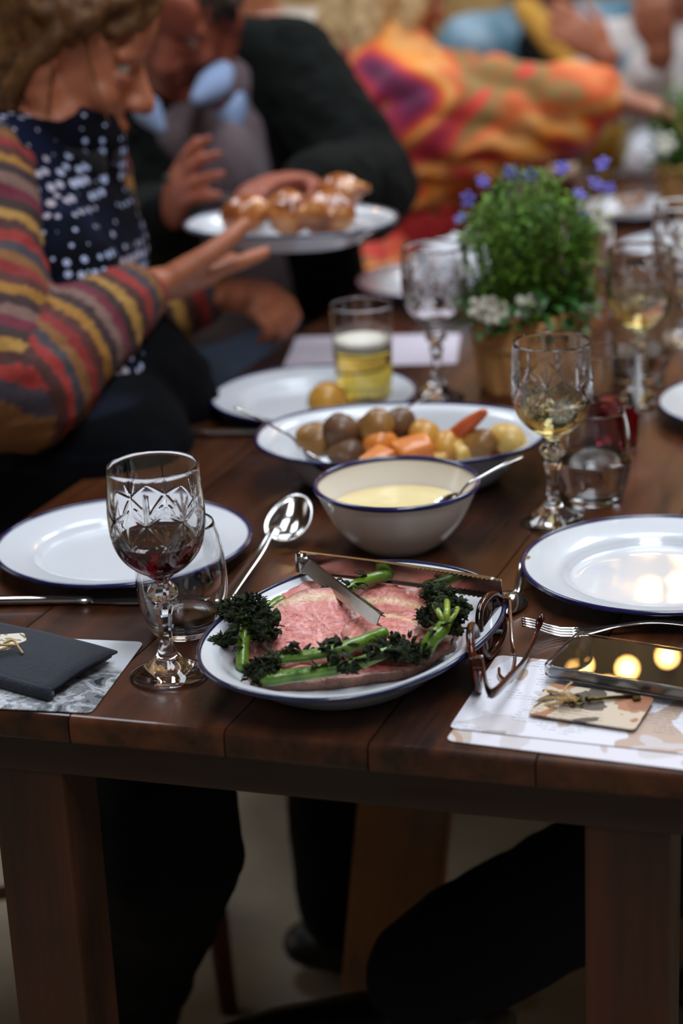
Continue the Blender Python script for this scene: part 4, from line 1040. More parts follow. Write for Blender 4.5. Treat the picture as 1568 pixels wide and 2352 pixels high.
# ------------------------------------------------------------------ phone in a clear case
ph = P(1252, 1556, TZ + .009); pa = radians(-29.0)
t = thing('smartphone', 'smartphone in a clear case lying screen up at the right edge', 'phone', (ph.x, ph.y, TZ + .0105), pa)
PWx, PDy, PH_ = .1475, .0722, .0078
M_PB = mat('phone_metal', (150, 152, 156), .25, metal=1.0)
M_SCR = mat('phone_screen', (6, 6, 8), .0, spec=.9, ior=1.6)
M_CASE = glass_mat('clear_case', (235, 238, 240), 1.42, .08)
bo = [Vector((x, y)) for x, y in [(0, 0), (PWx, 0), (PWx, PDy), (0, PDy)]]
put('body', prism(round_poly(bo, .010, 7), .0012, .0012 + PH_ - .0006, .0012, 3), M_PB, t, smooth=False)
put('screen', prism(round_poly([(.0014, .0014), (PWx - .0014, .0014), (PWx - .0014, PDy - .0014), (.0014, PDy - .0014)], .009, 7), PH_ + .0004, PH_ + .0014, .0004, 2), M_SCR, t, smooth=False)
rp_ = round_poly(bo, .010, 7); rl = []
for (off, z) in ((.0003, .0094), (.0003, .0008), (.012, .0006), (.012, 0), (.0018, 0), (.0026, .001), (.0026, .0090), (.0018, .0102), (.0006, .0102)):
    cx, cy = PWx / 2, PDy / 2; ring = []
    inn_ = off == .012
    for p in rp_:
        sx = (PWx / 2 + (off if not inn_ else -.012)) / (PWx / 2); sy = (PDy / 2 + (off if not inn_ else -.012)) / (PDy / 2)
        ring.append((cx + (p.x - cx) * sx, cy + (p.y - cy) * sy, z))
    rl.append(ring)
put('clear_case', loft(rl, loop=True), M_CASE, t, smooth=False)
for x, w_ in ((.020, .009), (.034, .012), (.052, .013)):
    put('side_button', box((x, -.0029, .0052), (w_, .0012, .0026), bev=.0005), M_CASE, t, smooth=False)
put('earpiece_slot', box((.0024, PDy / 2, PH_ + .00145), (.0008, .012, .0002)), M_CORD, t, smooth=False)

# ------------------------------------------------------------------ tortoiseshell glasses
M_TORT = mat('tortoiseshell', (84, 28, 10), .16, coat=.25, noise=(55, (12, 6, 5), .10))
M_LENS = mat('dark_lens', (26, 12, 9), .06, trans=.12, ior=1.3)
g0, g1 = P(1092, 1618), P(1166, 1452)
gx = (g1 - g0).normalized(); gz = (V(0, 0, 1) + V(-.12, .05, 0)).normalized(); gz = (gz - gx * gz.dot(gx)).normalized(); gn = gx.cross(gz)   # gn towards the right
Lg = .138
t = thing('eyeglasses', 'dark tortoiseshell glasses standing on edge beside the meat dish', 'glasses', (g0.x, g0.y, TZ))
def gp(a, h, n=0.0): return gx * a + gz * h + gn * n
def wrap(a): return -.010 * (1 - ((a - Lg / 2) / (Lg / 2)) ** 2) + .004
for s, c in ((0, .034), (1, Lg - .034)):
    lp = []
    for k in range(40):
        t_ = 2 * pi * k / 40; x = .0285 * math.copysign(abs(cos(t_)) ** .75, cos(t_)); y = .0225 * math.copysign(abs(sin(t_)) ** .75, sin(t_)) + (.002 * (1 if y_ else 0) if (y_ := sin(t_) > 0) else 0)
        a = c + x; lp.append(gp(a, .0262 + y, wrap(a)))
    put('lens_frame', tube(lp, [(.0042, .0036)] * 40, 8, loop=True, up=gn), M_TORT, t)
    put('lens', loft([[p + gn * .0009 for p in lp], [p - gn * .0009 for p in lp]]), M_LENS, t)
put('bridge', tube(catmull([gp(Lg / 2 - .009, .033, wrap(.06)), gp(Lg / 2, .037, wrap(.07) - .002), gp(Lg / 2 + .009, .033, wrap(.08))], 6), .0030, 10), M_TORT, t)
for s, a in ((0, .004), (1, Lg - .004)):
    put('hinge_block', box(gp(a, .036, .006), (.008, .010, .009), frame(gz, gx), .0012), M_TORT, t, smooth=False)
    put('rivet', ball(gp(a, .040, .0105), .0014, 8, 6), M_STEEL, t)
wl = lambda px, py, z: P(px, py, TZ + z) - Vector((g0.x, g0.y, TZ))
put('temple', tube(catmull([gp(.004, .036, .010), wl(1125, 1592, .030), wl(1170, 1556, .022), wl(1200, 1524, .014), wl(1226, 1470, .012), wl(1238, 1432, .022), wl(1246, 1418, .030)], 8),
                   [(.0016, .0046 - .0014 * abs(i / 48 - .3)) for i in range(49)], 10, up=(0, 0, 1), round_ends=False), M_TORT, t)
put('temple', tube(catmull([gp(Lg - .004, .036, .010), wl(1176, 1476, .028), wl(1182, 1510, .018), wl(1176, 1548, .008), wl(1162, 1566, .004), wl(1148, 1556, .004), wl(1146, 1540, .005)], 8),
                   [(.0016, .0044 - .0012 * abs(i / 48 - .3)) for i in range(49)], 10, up=(0, 0, 1)), mat('tort_amber', (150, 92, 42), .14, coat=.8, noise=(60, (70, 34, 16), .2), trans=.3), t)

# ------------------------------------------------------------------ the far half of the table
M_LINEN = mat('white_linen', (226, 226, 232), .8, sheen=.2, bump=(60, .4))
def crumpled_cloth(p, r, h, seed, lab, name='napkin'):
    n, m = 60, 22; rings = []
    for i in range(m + 1):
        q = i / m; ring = []
        for k in range(n):
            a = 2 * pi * k / n; f_ = 1 + .22 * fbm((cos(a) * 1.2, sin(a) * 1.2, q), 1.4, seed)
            rr = r * sin(pi * (.03 + .62 * q) ) * f_ * (1 + .09 * sin(7 * a + 3 * q + seed)); z = h * (1 - q) ** .8 * (1 + .25 * fbm((cos(a), sin(a), q * 2), 1.6, seed + 3)) + .001
            ring.append((rr * cos(a), rr * sin(a), z))
        rings.append(ring)
    o = put(name, loft(rings), M_LINEN, None, loc=p); return tag(o, lab, 'napkin')
crumpled_cloth(P(1042, 640, TZ + .022), .062, .062, 2.0, 'crumpled white napkin on the plate behind the empty crystal glass')
crumpled_cloth(P(1500, 395, TZ + .002), .06, .085, 5.0, 'crumpled white napkin beside the distant plant')
PBt = P(1285, 440)
t = thing('bottle', 'dark bottle with purple foil top standing behind the flowers', 'bottle', (PBt.x, PBt.y, TZ))
M_BOT = mat('brown_glass', (120, 60, 30), .05, trans=.85, ior=1.45)
put('vessel', lathe(smooth_prof([(0, 0), (.028, 0), (.031, .004), (.031, .06), (.026, .078), (.0145, .092), (.0135, .105), (.0135, .112), (0, .112)], 4), 32), M_BOT, t)
put('foil_cap', lathe([(.0146, .094), (.0168, .0985), (.0172, .128), (.016, .131), (0, .1315)], 32), mat('purple_foil', (92, 70, 150), .35, metal=.4, bump=(200, .3)), t)
put('label', lathe([(.0313, .02), (.0316, .02), (.0316, .055), (.0313, .055)], 32), mat('cream_label', (220, 190, 160), .6), t)
plate(P(1452, 470, TZ + .02), 'distant white enamel plate with scraps of food left of the far pot', .82)
for i, (x, y, s) in enumerate(((1432, 462, .016), (1446, 470, .014), (1468, 458, .018))):
    potato(P(x, y, TZ + .026), (s, s * .8, s * .6), 60 + i, mat('food_scrap', (206, 164, 140), .5), ('leftmost pinkish food scrap on the distant plate', 'middle pinkish food scrap on the distant plate', 'largest pinkish food scrap, rightmost on the distant plate')[i], 'food_scrap', 'food', 'food scraps on the distant plate')
potato(P(1590, 562, TZ + .03), (.05, .045, .010), 71, M_FOAM, 'pale creamy food spread on the plate at the right edge', 'creamy_food', 'food', 'food on the plate at the right edge')
crystal(P(1565, 790), 'distant cut crystal glass cut off by the right edge of the photo', None, 0, .4)
beer(P(1350, 700), 'clear straight tumbler mostly hidden behind the green plant', .05, 0, M_WATER, .95, 'glass')

# ------------------------------------------------------------------ the passed platter of roast potatoes
def gv(px, py, d): return At(px, py, d)
PLT = gv(668, 512, 2.64)
oval_dish('serving_dish', 'oval white enamel platter of glossy roast chicken held up by two people', (PLT.x, PLT.y), radians(-10), .140, .108, .030, M_EN, mat('steel_blue_rim', (72, 84, 104), .25, coat=.5), PLT.z - .026)
M_ROAST = ramp_mat('roast_skin', [(.28, (96, 46, 20)), (.45, (158, 84, 40)), (.6, (196, 124, 66)), (.75, (214, 160, 100))], scale=26, rough=.2, detail=4, bump=.6)
_mt, _mb = M_ROAST.node_tree, M_ROAST.node_tree.nodes['Principled BSDF']; _mb.inputs['Coat Weight'].default_value = .6
def roast(px, py, d, r, seed, lab, rz):
    c = (0, 0, 0); a, b, h = r
    body = ball(c, (a, b, h), 24, 16); l1 = tube([(a * .3, b * .55, 0), (a * .85, b * .75, h * .1), (a * 1.15, b * .35, -h * .1)], [h * .42, h * .36, h * .2], 12, round_ends=True)
    l2 = tube([(a * .3, -b * .55, 0), (a * .85, -b * .75, h * .1), (a * 1.15, -b * .35, -h * .1)], [h * .42, h * .36, h * .2], 12, round_ends=True)
    wv = ball((-a * .35, b * .8, h * .1), (a * .35, b * .25, h * .3), 12, 8)
    me = remesh([body, l1, l2, wv], .0028, 4, lambda co: .0016 * fbm(co, 90, seed))
    o = put('roast_bird', me, M_ROAST, None, loc=gv(px, py, d), rot=(rnd(-.2, .2), rnd(-.2, .2), rz)); tag(o, lab, 'roast chicken', 'glossy roast birds on the held platter')
roast(562, 492, 2.62, (.034, .029, .026), 3, 'glossy browned roast bird at the left of the held platter', .6)
roast(662, 488, 2.60, (.038, .030, .030), 6, 'roast bird in the middle of the held platter', 1.9)
roast(752, 492, 2.58, (.040, .031, .030), 9, 'roast bird at the right front of the held platter', 2.6)
roast(775, 446, 2.66, (.034, .030, .026), 12, 'small browned roast bird at the right back of the held platter', .2)

# ------------------------------------------------------------------ chairs
M_CH = wood('chair_wood', (58, 26, 14), (104, 52, 28), rough=.4, axis=2, stretch=12, scale=24)
def chair(loc, rz, lab):
    t = thing('dining_chair', lab, 'chair', loc, rz)
    put('seat', prism(round_poly([(-.20, -.20), (.20, -.20), (.21, .20), (-.21, .20)], .04), .425, .447, .005), M_CH, t, smooth=False)
    for sx in (-1, 1):
        put('leg', tube([(sx * .185, .185, .0), (sx * .175, .175, .25), (sx * .165, .165, .428)], [.012, .016, .018], 12), M_CH, t)
        put('leg', tube([(sx * .185, -.21, .0), (sx * .175, -.185, .25), (sx * .168, -.172, .428)], [.012, .016, .018], 12), M_CH, t)
        put('back_post', tube(catmull([(sx * .168, -.180, .44), (sx * .172, -.20, .65), (sx * .178, -.235, .86)], 6), [.015] * 13, 10), M_CH, t)
        put('side_rail', tube([(sx * .175, .17, .22), (sx * .175, -.18, .22)], .009, 8), M_CH, t)
    for z, y in ((.82, -.228), (.70, -.208), (.58, -.193)):
        put('back_rail', box((0, y, z), (.345, .014, .045), bev=.004), M_CH, t, smooth=False)
    put('front_rail', tube([(-.17, .168, .28), (.17, .168, .28)], .009, 8), M_CH, t)
    return t
WCH = P(470, 2385, 0.0)           # foot of the chair leg seen under the table
chair((-.40, 2.33, 0), radians(-75), 'dark wooden chair carrying the person in striped sleeves')
chair((-.16, 3.32, 0), radians(-100), 'dark wooden chair carrying the person in the dark jacket')
chair((.20, 3.95, 0), radians(-80), 'dark wooden chair carrying the person in the orange shawl')
chair((1.06, 2.02, 0), radians(105), 'dark wooden chair at the right side of the table under the navy trousers')

# ------------------------------------------------------------------ people
M_SKIN1 = mat('skin_warm', (182, 112, 80), .5, sss=.12, noise=(30, (160, 92, 62), .3))
M_SKIN2 = mat('skin_ruddy', (166, 92, 68), .5, sss=.12, noise=(30, (140, 70, 52), .3))
M_SKIN3 = mat('skin_tan', (170, 108, 78), .5, sss=.1, noise=(30, (146, 86, 62), .3))
M_EYEW = mat('eye_white', (190, 178, 166), .25); M_IRIS = mat('eye_iris', (56, 44, 34), .15, coat=.5)
def head_frame(f, u=(0, 0, 1)):
    f = Vector(f).normalized(); u = Vector(u); u = (u - f * u.dot(f)).normalized(); r = f.cross(u)
    return Matrix((r, f, u)).transposed()
def head_parts(c, M, s=1.0):
    c = Vector(c); L = []
    def E(p, r, n=16): L.append(ball(c + M @ (Vector(p) * s), [q * s for q in r], n, 12, M))
    def T(ps, rs): L.append(tube([c + M @ (Vector(p) * s) for p in ps], [r * s for r in rs], 10, round_ends=True))
    E((0, -.012, .035), (.074, .094, .083), 24); E((0, .030, -.018), (.062, .063, .088), 24); E((0, .058, -.090), (.030, .028, .024))
    for q in (-1, 1):
        T([(q * .062, -.002, -.035), (q * .055, .025, -.075), (q * .022, .060, -.098)], [.022, .022, .018])
        E((q * .038, .062, -.022), (.024, .022, .022)); E((q * .077, -.006, -.004), (.009, .019, .031)); E((q * .013, .100, -.026), (.010, .011, .008))
        T([(q * .046, .074, .028), (q * .020, .088, .032)], [.009, .010])
        T([(q * .042, .080, .004), (q * .022, .084, .002)], [.007, .007])
    T([(0, .086, .020), (0, .099, -.004), (0, .111, -.022)], [.009, .011, .013])
    E((0, .090, -.052), (.024, .011, .007)); E((0, .088, -.064), (.021, .012, .008)); E((0, .080, .055), (.045, .02, .04))
    return L
def eyes(c, M, parent, s=1.0):
    for q in (-1, 1):
        p = Vector(c) + M @ (Vector((q * .031, .0745, .012)) * s)
        e = put('eye', ball(p, .0115 * s, 14, 10), M_EYEW, parent)
        put('iris', ball(p + M @ Vector((0, .0062, -.002)) * s, .0068 * s, 10, 8), M_IRIS, e)
def hand_parts(w, fd, pn, th, curl=(.3, .35, .4, .45), spread=.05, tcurl=.3, s=1.0):
    """w wrist, fd finger direction, pn the way the palm faces, th +1/-1 picks the thumb's side."""
    X = Vector(fd).normalized(); Zb = -Vector(pn); Zb = (Zb - X * Zb.dot(X)).normalized(); Y = Zb.cross(X) * th
    w = Vector(w); q = lambda a, b, c: w + (X * a + Y * b + Zb * c) * s
    L = [tube([q(-.02, 0, 0), q(.02, 0, 0), q(.05, 0, .002), q(.082, 0, .001)], [(.024 * s, .019 * s), (.030 * s, .018 * s), (.039 * s, .016 * s), (.040 * s, .012 * s)], 14, up=Zb, round_ends=False),
         ball(q(.082, .0, .0), (.018 * s, .036 * s, .011 * s), 14, 8, Matrix((X, Y, Zb)).transposed())]
    for k, (y, l) in enumerate(((.029, .074), (.010, .082), (-.010, .076), (-.028, .060))):
        p = Vector((.080, y, 0)); a = 0.0; pts = [p.copy()]; sa = spread * (1.5 - k)
        for j, fr in enumerate((.45, .31, .24)):
            a += curl[k] * (1.0 if j else .8); p = p + Vector((cos(a) * cos(sa), sin(sa), -sin(a))) * l * fr; pts.append(p.copy())
        L.append(tube([q(*p) for p in pts], [.0092 * s, .0086 * s, .0080 * s, .0070 * s], 10, round_ends=True))
    t0 = Vector((.020, .024, -.004)); d1 = Vector((.70, .66, -.25)); t1 = t0 + d1.normalized() * .038; d2 = Vector((.86, .42, -.25 - tcurl)); t2 = t1 + d2.normalized() * .030; t3 = t2 + (d2 + Vector((.1, -.25, -tcurl * .6))).normalized() * .024
    L.append(tube([q(*p) for p in (t0, t1, t2, t3)], [.0140 * s, .0115 * s, .0100 * s, .0082 * s], 10, round_ends=True))
    return L
def limb(*pr): return tube(catmull([p for p, _ in pr], 4), [x for i in range(len(pr) - 1) for x in [pr[i][1] + (pr[i + 1][1] - pr[i][1]) * k / 4 for k in range(4)]] + [pr[-1][1]], 14, round_ends=True)
def foot_parts(a, d, s=1.0, r=.036):
    a = Vector(a); d = Vector((d[0], d[1], 0)).normalized()
    return [tube([a + V(0, 0, .0), a - V(0, 0, .04)], [r, r], 10, round_ends=True), tube([a - d * .04 - V(0, 0, .045), a + d * .06 - V(0, 0, .045), a + d * .15 - V(0, 0, .055), a + d * .19 - V(0, 0, .058)], [.033, .036, .030, .020], 12, flat=.8, round_ends=True)]
def torso_parts(pel, chest, neck, sl, sr, k=1.0):
    """hips, waist, ribs and shoulders as overlapping rounded masses."""
    ax = (sl - sr).normalized(); up = (chest - pel).normalized(); fw = ax.cross(up)
    M = Matrix((ax, ax.cross(up) * -1, up)).transposed()
    w = (pel + chest) / 2
    return [ball(pel, (.165 * k, .125 * k, .12 * k), 20, 14, M), ball(w, (.135 * k, .105 * k, .16 * k), 20, 14, M), ball(chest, (.165 * k, .12 * k, .17 * k), 20, 14, M),
            limb((sl, .052 * k), ((sl + sr) / 2 + up * .02, .075 * k), (sr, .052 * k)), limb(((sl + sr) / 2, .07 * k), (neck, .052 * k))]
def figure(name, lab, J, skin, hf, hup=(0, 0, 1), voxel=.0052, hs=1.0, hands=(), group=None, base=None):
    """J: joints in metres. The skin is one closed surface from crown to feet; clothes and hair are made as its children."""
    root = thing(name, lab, 'person', base or (J['pel'].x, J['pel'].y, 0), 0, group)
    inv = Matrix.Translation(-root.location)
    M = head_frame(hf, hup); L = head_parts(J['head'], M, hs)
    nb = J['head'] + M @ Vector((0, -.025, -.07)) * hs
    L.append(limb((nb, .055 * hs), (J['neck'], .058 * hs)))
    L += torso_parts(J['pel'], J['chest'], J['neck'], J['sl'], J['sr'])
    for s in 'lr':
        L.append(limb((J['s' + s], .047), ((J['s' + s] + J['e' + s]) / 2, .043), (J['e' + s], .037), ((J['e' + s] * .55 + J['w' + s] * .45), .036), (J['w' + s], .025)))
        L.append(limb((J['pel'] + (J['k' + s] - J['pel']) * .12, .085), ((J['pel'] + J['k' + s]) / 2, .075), (J['k' + s], .055), (J['k' + s] * .65 + J['a' + s] * .35, .054), (J['a' + s], .034)))
        L += foot_parts(J['a' + s], J['fd'])
    for h in hands: L += h
    me = remesh([xf(p, inv) for p in L], voxel, 2)
    put('body', me, skin, root)
    root['_c'] = 0; del root['_c']
    return root, inv, M
def garment(root, inv, name, parts, m, voxel=.007, smooth=4, disp=None, colfn=None):
    me = remesh([xf(p, inv) for p in parts], voxel, smooth, disp)
    if colfn: colour(me, colfn)
    return put(name, me, m, root)
M_BLACK = mat('black_cloth', (7, 7, 8), .9, spec=.2, noise=(20, (5, 5, 6), .3))
M_SHOE = mat('dark_leather', (16, 13, 12), .45)
def trousers(root, inv, J, m, k=1.0, shoes=True):
    L = [ball(J['pel'], (.185, .15, .13), 18, 12)]
    for s in 'lr':
        L.append(limb((J['pel'] + (J['k' + s] - J['pel']) * .1, .105 * k), ((J['pel'] + J['k' + s]) / 2, .095 * k), (J['k' + s], .075 * k), (J['k' + s] * .6 + J['a' + s] * .4, .072 * k), (J['a' + s] + V(0, 0, .02), .058 * k)))
    garment(root, inv, 'trousers', L, m, .009, 4, lambda co: .005 * fbm(co, 14, 2))
    if shoes:
        for s in 'lr':
            a = J['a' + s]; d = Vector((J['fd'][0], J['fd'][1], 0)).normalized()
            put('shoe', remesh([xf(q, inv) for q in [tube([a + V(0, 0, .03), a - V(0, 0, .03)], [.046, .05], 12, round_ends=True), tube([a - d * .05 - V(0, 0, .042), a + d * .06 - V(0, 0, .042), a + d * .16 - V(0, 0, .052), a + d * .205 - V(0, 0, .056)], [.042, .046, .041, .030], 12, flat=.75, round_ends=True)]], .008, 3), M_SHOE, root)

# --- the person in striped sleeves, nearest on the left
hc = At(130, 124, 2.47)
J = dict(head=hc, neck=At(120, 300, 2.47), chest=V(-.375, 2.45, .905), pel=V(-.40, 2.36, .575), sr=At(-50, 410, 2.37), sl=At(185, 385, 2.60),
         er=At(0, 905, 2.20), wr=At(338, 662, 2.40), el=At(255, 775, 2.62), wl=At(478, 668, 2.66),
         kr=At(370, 1880, 2.04), kl=V(.0, 2.20, .53), ar=V(-.29, 2.03, .085), al=V(-.015, 2.27, .085), fd=(.9, -.25, 0))
hR = hand_parts(J['wr'], At(640, 592, 2.60) - J['wr'], V(.05, .60, .80), 1, (.05, .06, .10, .16), .04, .1, 1.22)
hL = hand_parts(J['wl'], At(620, 690, 2.62) - J['wl'], V(-.5, .5, -.6), 1, (.75, .8, .85, .9), .03, .5)
wom, inv, M = figure('person', 'person in striped sleeves and dark dotted knit leaning in with the platter', J, M_SKIN1, (.93, -.02, -.36), (.33, 0, .95), hs=1.10, hands=(hR, hL))
eyes(inv @ hc, M, wom, 1.10)
M_KNIT = bpy.data.materials.new('dotted_knit')
def _knit():
    t, b = nt(M_KNIT); N = t.nodes.new; L = t.links.new
    tc = N('ShaderNodeTexCoord'); mp = N('ShaderNodeMapping'); mp.inputs['Scale'].default_value = (1, 1, 1); mp.inputs['Rotation'].default_value = (.1, 0, .2); L(tc.outputs['Object'], mp.inputs[0])
    v = N('ShaderNodeTexVoronoi'); v.inputs['Scale'].default_value = 62; v.inputs['Randomness'].default_value = .22; L(mp.outputs[0], v.inputs['Vector'])
    n = N('ShaderNodeTexNoise'); n.inputs['Scale'].default_value = 9; L(tc.outputs['Object'], n.inputs['Vector'])
    sp = N('ShaderNodeSeparateXYZ'); L(tc.outputs['Object'], sp.inputs[0])
    wv = N('ShaderNodeMath'); wv.operation = 'SINE'; ml = N('ShaderNodeMath'); ml.operation = 'MULTIPLY'; ml.inputs[1].default_value = 62; L(sp.outputs['Z'], ml.inputs[0]); L(ml.outputs[0], wv.inputs[0])
    th = N('ShaderNodeMath'); th.operation = 'MULTIPLY_ADD'; th.inputs[1].default_value = .13; th.inputs[2].default_value = .30; L(wv.outputs[0], th.inputs[0])
    lt = N('ShaderNodeMath'); lt.operation = 'LESS_THAN'; L(v.outputs['Distance'], lt.inputs[0]); L(th.outputs[0], lt.inputs[1])
    rc = N('ShaderNodeValToRGB'); rc.color_ramp.elements[0].position = .35; rc.color_ramp.elements[1].position = .65; rc.color_ramp.elements[0].color = lin((164, 178, 214)); rc.color_ramp.elements[1].color = lin((176, 156, 152)); L(n.outputs['Fac'], rc.inputs[0])
    r2 = N('ShaderNodeValToRGB'); r2.color_ramp.elements[0].position = .4; r2.color_ramp.elements[1].position = .6; r2.color_ramp.elements[0].color = lin((7, 8, 15)); r2.color_ramp.elements[1].color = lin((17, 23, 48)); L(n.outputs['Fac'], r2.inputs[0])
    mx = N('ShaderNodeMix'); mx.data_type = 'RGBA'; L(lt.outputs[0], mx.inputs[0]); L(r2.outputs[0], mx.inputs[6]); L(rc.outputs[0], mx.inputs[7])
    L(mx.outputs[2], b.inputs['Base Color']); b.inputs['Roughness'].default_value = .95; b.inputs['Specular IOR Level'].default_value = .1
_knit()
kn = torso_parts(J['pel'], J['chest'], J['neck'] + V(0, 0, -.05), J['sl'] - V(.01, 0, .02), J['sr'], 1.16)
kn += [limb((J['neck'] + V(.0, 0, -.06), .085), (J['neck'] + V(.015, 0, -.025), .078))]
kn += [limb((J['chest'] + V(.05, -.10, .05), .07), (V(-.30, 2.27, .78), .09), (V(-.33, 2.24, .62), .12))]
garment(wom, inv, 'knit_tunic', kn, M_KNIT, .008, 5, lambda co: .006 * fbm(co, 11, 4))
garment(wom, inv, 'cowl', [tube([J['neck'] + V(.005 + .070 * cos(a), .066 * sin(a), -.040 + .012 * cos(a) + .006 * sin(3 * a)) for a in [2 * pi * k / 24 for k in range(24)]], [(.014, .026)] * 24, 10, loop=True, up=(0, 0, 1))], ramp_mat('charcoal_cowl', [(.4, (7, 6, 8)), (.6, (18, 15, 17)), (.7, (40, 33, 35))], scale=26, rough=.95, detail=3), .007, 3, lambda co: .004 * fbm(co, 40, 2))
STR = [tuple(int(q * .84) for q in c) for c in [(150, 34, 30), (92, 36, 30), (176, 120, 36), (60, 30, 34), (140, 104, 92), (120, 26, 52), (60, 36, 30), (190, 140, 60), (84, 40, 34), (170, 44, 34), (70, 60, 70), (146, 92, 40)]]
M_STR = attr_mat('striped_knit', .85, bump=(220, .4), mixn=.12)
def sleeve(root, inv, name, s_, e_, w_, m, r=(.068, .062, .058, .054, .044), stripes=None, disp=.004, voxel=.006):
    q = [(s_, r[0]), ((s_ + e_) / 2, r[1]), (e_, r[2]), ((e_ + w_) / 2, r[3]), (w_, r[4])]
    S, E_, W_ = inv @ s_, inv @ e_, inv @ w_; l1, l2 = (E_ - S).length, (W_ - E_).length
    def cf_(i, co):
        a = (co - S).dot((E_ - S) / l1); b = (co - E_).dot((W_ - E_) / l2)
        d1 = (co - S - (E_ - S) / l1 * max(0, min(a, l1))).length; d2 = (co - E_ - (W_ - E_) / l2 * max(0, min(b, l2))).length
        u_ = a if d1 < d2 else l1 + b
        return stripes[int((u_ + 1) / .0165) % len(stripes)]
    return garment(root, inv, name, [limb(*q)], m, voxel, 3, lambda co: disp * fbm(co, 22, 1) , cf_ if stripes else None)
sleeve(wom, inv, 'striped_sleeve', J['sr'], J['er'], J['wr'] - (J['wr'] - J['er']).normalized() * .03, M_STR, (.075, .070, .080, .066, .044), STR, .005)
sleeve(wom, inv, 'striped_sleeve', J['sl'], J['el'], J['wl'] - (J['wl'] - J['el']).normalized() * .015, M_STR, (.068, .062, .058, .052, .042), STR, .005)
M_SKIRT = ramp_mat('dark_banded_skirt', [(.40, (5, 5, 7)), (.52, (7, 8, 12)), (.60, (24, 27, 38)), (.66, (5, 5, 8))], scale=7, rough=.9, detail=2, stretch=(.35, .35, 2.6))
M_SKIRT.node_tree.nodes['Principled BSDF'].inputs['Specular IOR Level'].default_value = .08
garment(wom, inv, 'skirt', [limb((At(120, 900, 2.40), .12), (At(240, 900, 2.45), .13), (At(340, 960, 2.48), .10)), limb((J['pel'], .17), (At(200, 1080, 2.36), .14)), limb((At(330, 930, 2.48), .10), (At(330, 1060, 2.50), .12))], M_SKIRT, .009, 5, lambda co: .008 * fbm(co, 10, 4))
trousers(wom, inv, J, M_BLACK, 1.12)
def hair(root, inv, c, M, m, extra=(), s=1.0, seed=0.0, low=-.02, disp=.006, front=.055):
    c = Vector(c); L = [ball(c + M @ (Vector((0, -.022, .048)) * s), [.083 * s, .098 * s, .084 * s], 20, 14, M), ball(c + M @ (Vector((0, -.055, low)) * s), [.074 * s, .058 * s, .075 * s], 18, 12, M)]
    for pts, r in extra: L.append(tube(catmull([c + M @ (Vector(p) * s) for p in pts], 5), [r * (1 - .5 * i / (5 * (len(pts) - 1))) for i in range(5 * (len(pts) - 1) + 1)], 8, round_ends=True))
    st = lambda co: disp * fbm((co.x * 3.0, co.y * 3.0, co.z * .8), 26, seed)
    return garment(root, inv, 'hair', L, m, .0055, 2, st)
M_HAIR1 = mat('brown_hair', (62, 38, 20), .55, spec=.25, noise=(40, (116, 78, 42), .25), bump=(120, .6))
hair(wom, inv, hc, M, M_HAIR1, s=1.08, extra= [([(.074, .03, .06), (.080, .005, .03), (.084, -.03, -.04), (.078, -.015, -.13), (.066, .02, -.20)], .018), ([(-.074, .03, .06), (-.082, 0, .02), (-.08, -.01, -.08)], .018),
     ([(.02, .075, .10), (.06, .045, .08), (.082, -.02, .05)], .022), ([(-.02, .075, .10), (-.06, .045, .08), (-.08, -.02, .05)], .022), ([(.0, .085, .095), (.035, .085, .075), (.06, .06, .05)], .016),
     ([(0, -.12, .02), (0, -.15, -.02), (0, -.13, -.08)], .045)], seed=3)
for k in range(9):
    p = [Vector((rnd(.02, .08), rnd(-.09, .05), rnd(.06, .12)))]; 
    for j in range(3): p.append(p[-1] + Vector((rnd(0, .018), rnd(-.01, .03), rnd(-.06, -.03))))
    put('hair_strand', tube(catmull([inv @ (hc + M @ q) for q in p], 5), .0012, 5), M_HAIR1, wom)

# --- the person in the dark jacket
hc = At(428, 30, 2.98)
J = dict(head=hc, neck=At(452, 235, 3.06), chest=At(500, 430, 3.18), pel=V(-.17, 3.30, .575), sr=At(318, 300, 3.10), sl=At(655, 165, 3.14),
         el=At(842, 432, 3.02), wl=At(712, 428, 2.80), er=At(345, 540, 3.00), wr=At(392, 498, 2.82),
         kr=V(.02, 2.92, .545), kl=V(.16, 3.02, .545), ar=V(.02, 2.88, .085), al=V(.18, 2.98, .085), fd=(.7, -.7, 0))
hL = hand_parts(J['wl'], At(600, 418, 2.72) - J['wl'], V(-.05, -.3, -.95), 1, (.25, .3, .35, .4), .04, .2)
hR = hand_parts(J['wr'], At(425, 405, 2.72) - J['wr'], V(.75, -.2, .3), 1, (.3, .35, .42, .5), .08, .1)
man, inv, M = figure('person', 'person in a dark jacket and pale blue collar bending over the platter', J, M_SKIN2, (-.28, -.84, -.46), (.12, -.40, .9), hands=(hL, hR))
eyes(inv @ hc, M, man)
M_JACK = mat('dark_jacket', (13, 16, 13), .95, spec=.2, noise=(24, (8, 10, 9), .3), bump=(300, .2))
M_SHIRT = mat('pale_blue_shirt', (150, 170, 204), .8, noise=(24, (128, 148, 186), .3))
M_VEST = mat('mauve_jumper', (112, 94, 98), .9, sheen=.2, noise=(30, (92, 76, 80), .3), bump=(260, .3))
ch, nk = J['chest'], J['neck']
garment(man, inv, 'jumper', [xf(q, Matrix.Identity(4)) for q in torso_parts(J['pel'], J['chest'], J['neck'] - V(0, 0, .04), J['sl'] * .7 + nk * .3, J['sr'] * .7 + nk * .3, 1.03)] + [limb((nk + V(-.01, -.05, -.05), .06), (ch + V(-.0, -.09, .03), .09), (J['pel'] + V(.02, -.03, .12), .13))], M_VEST, .009, 4)
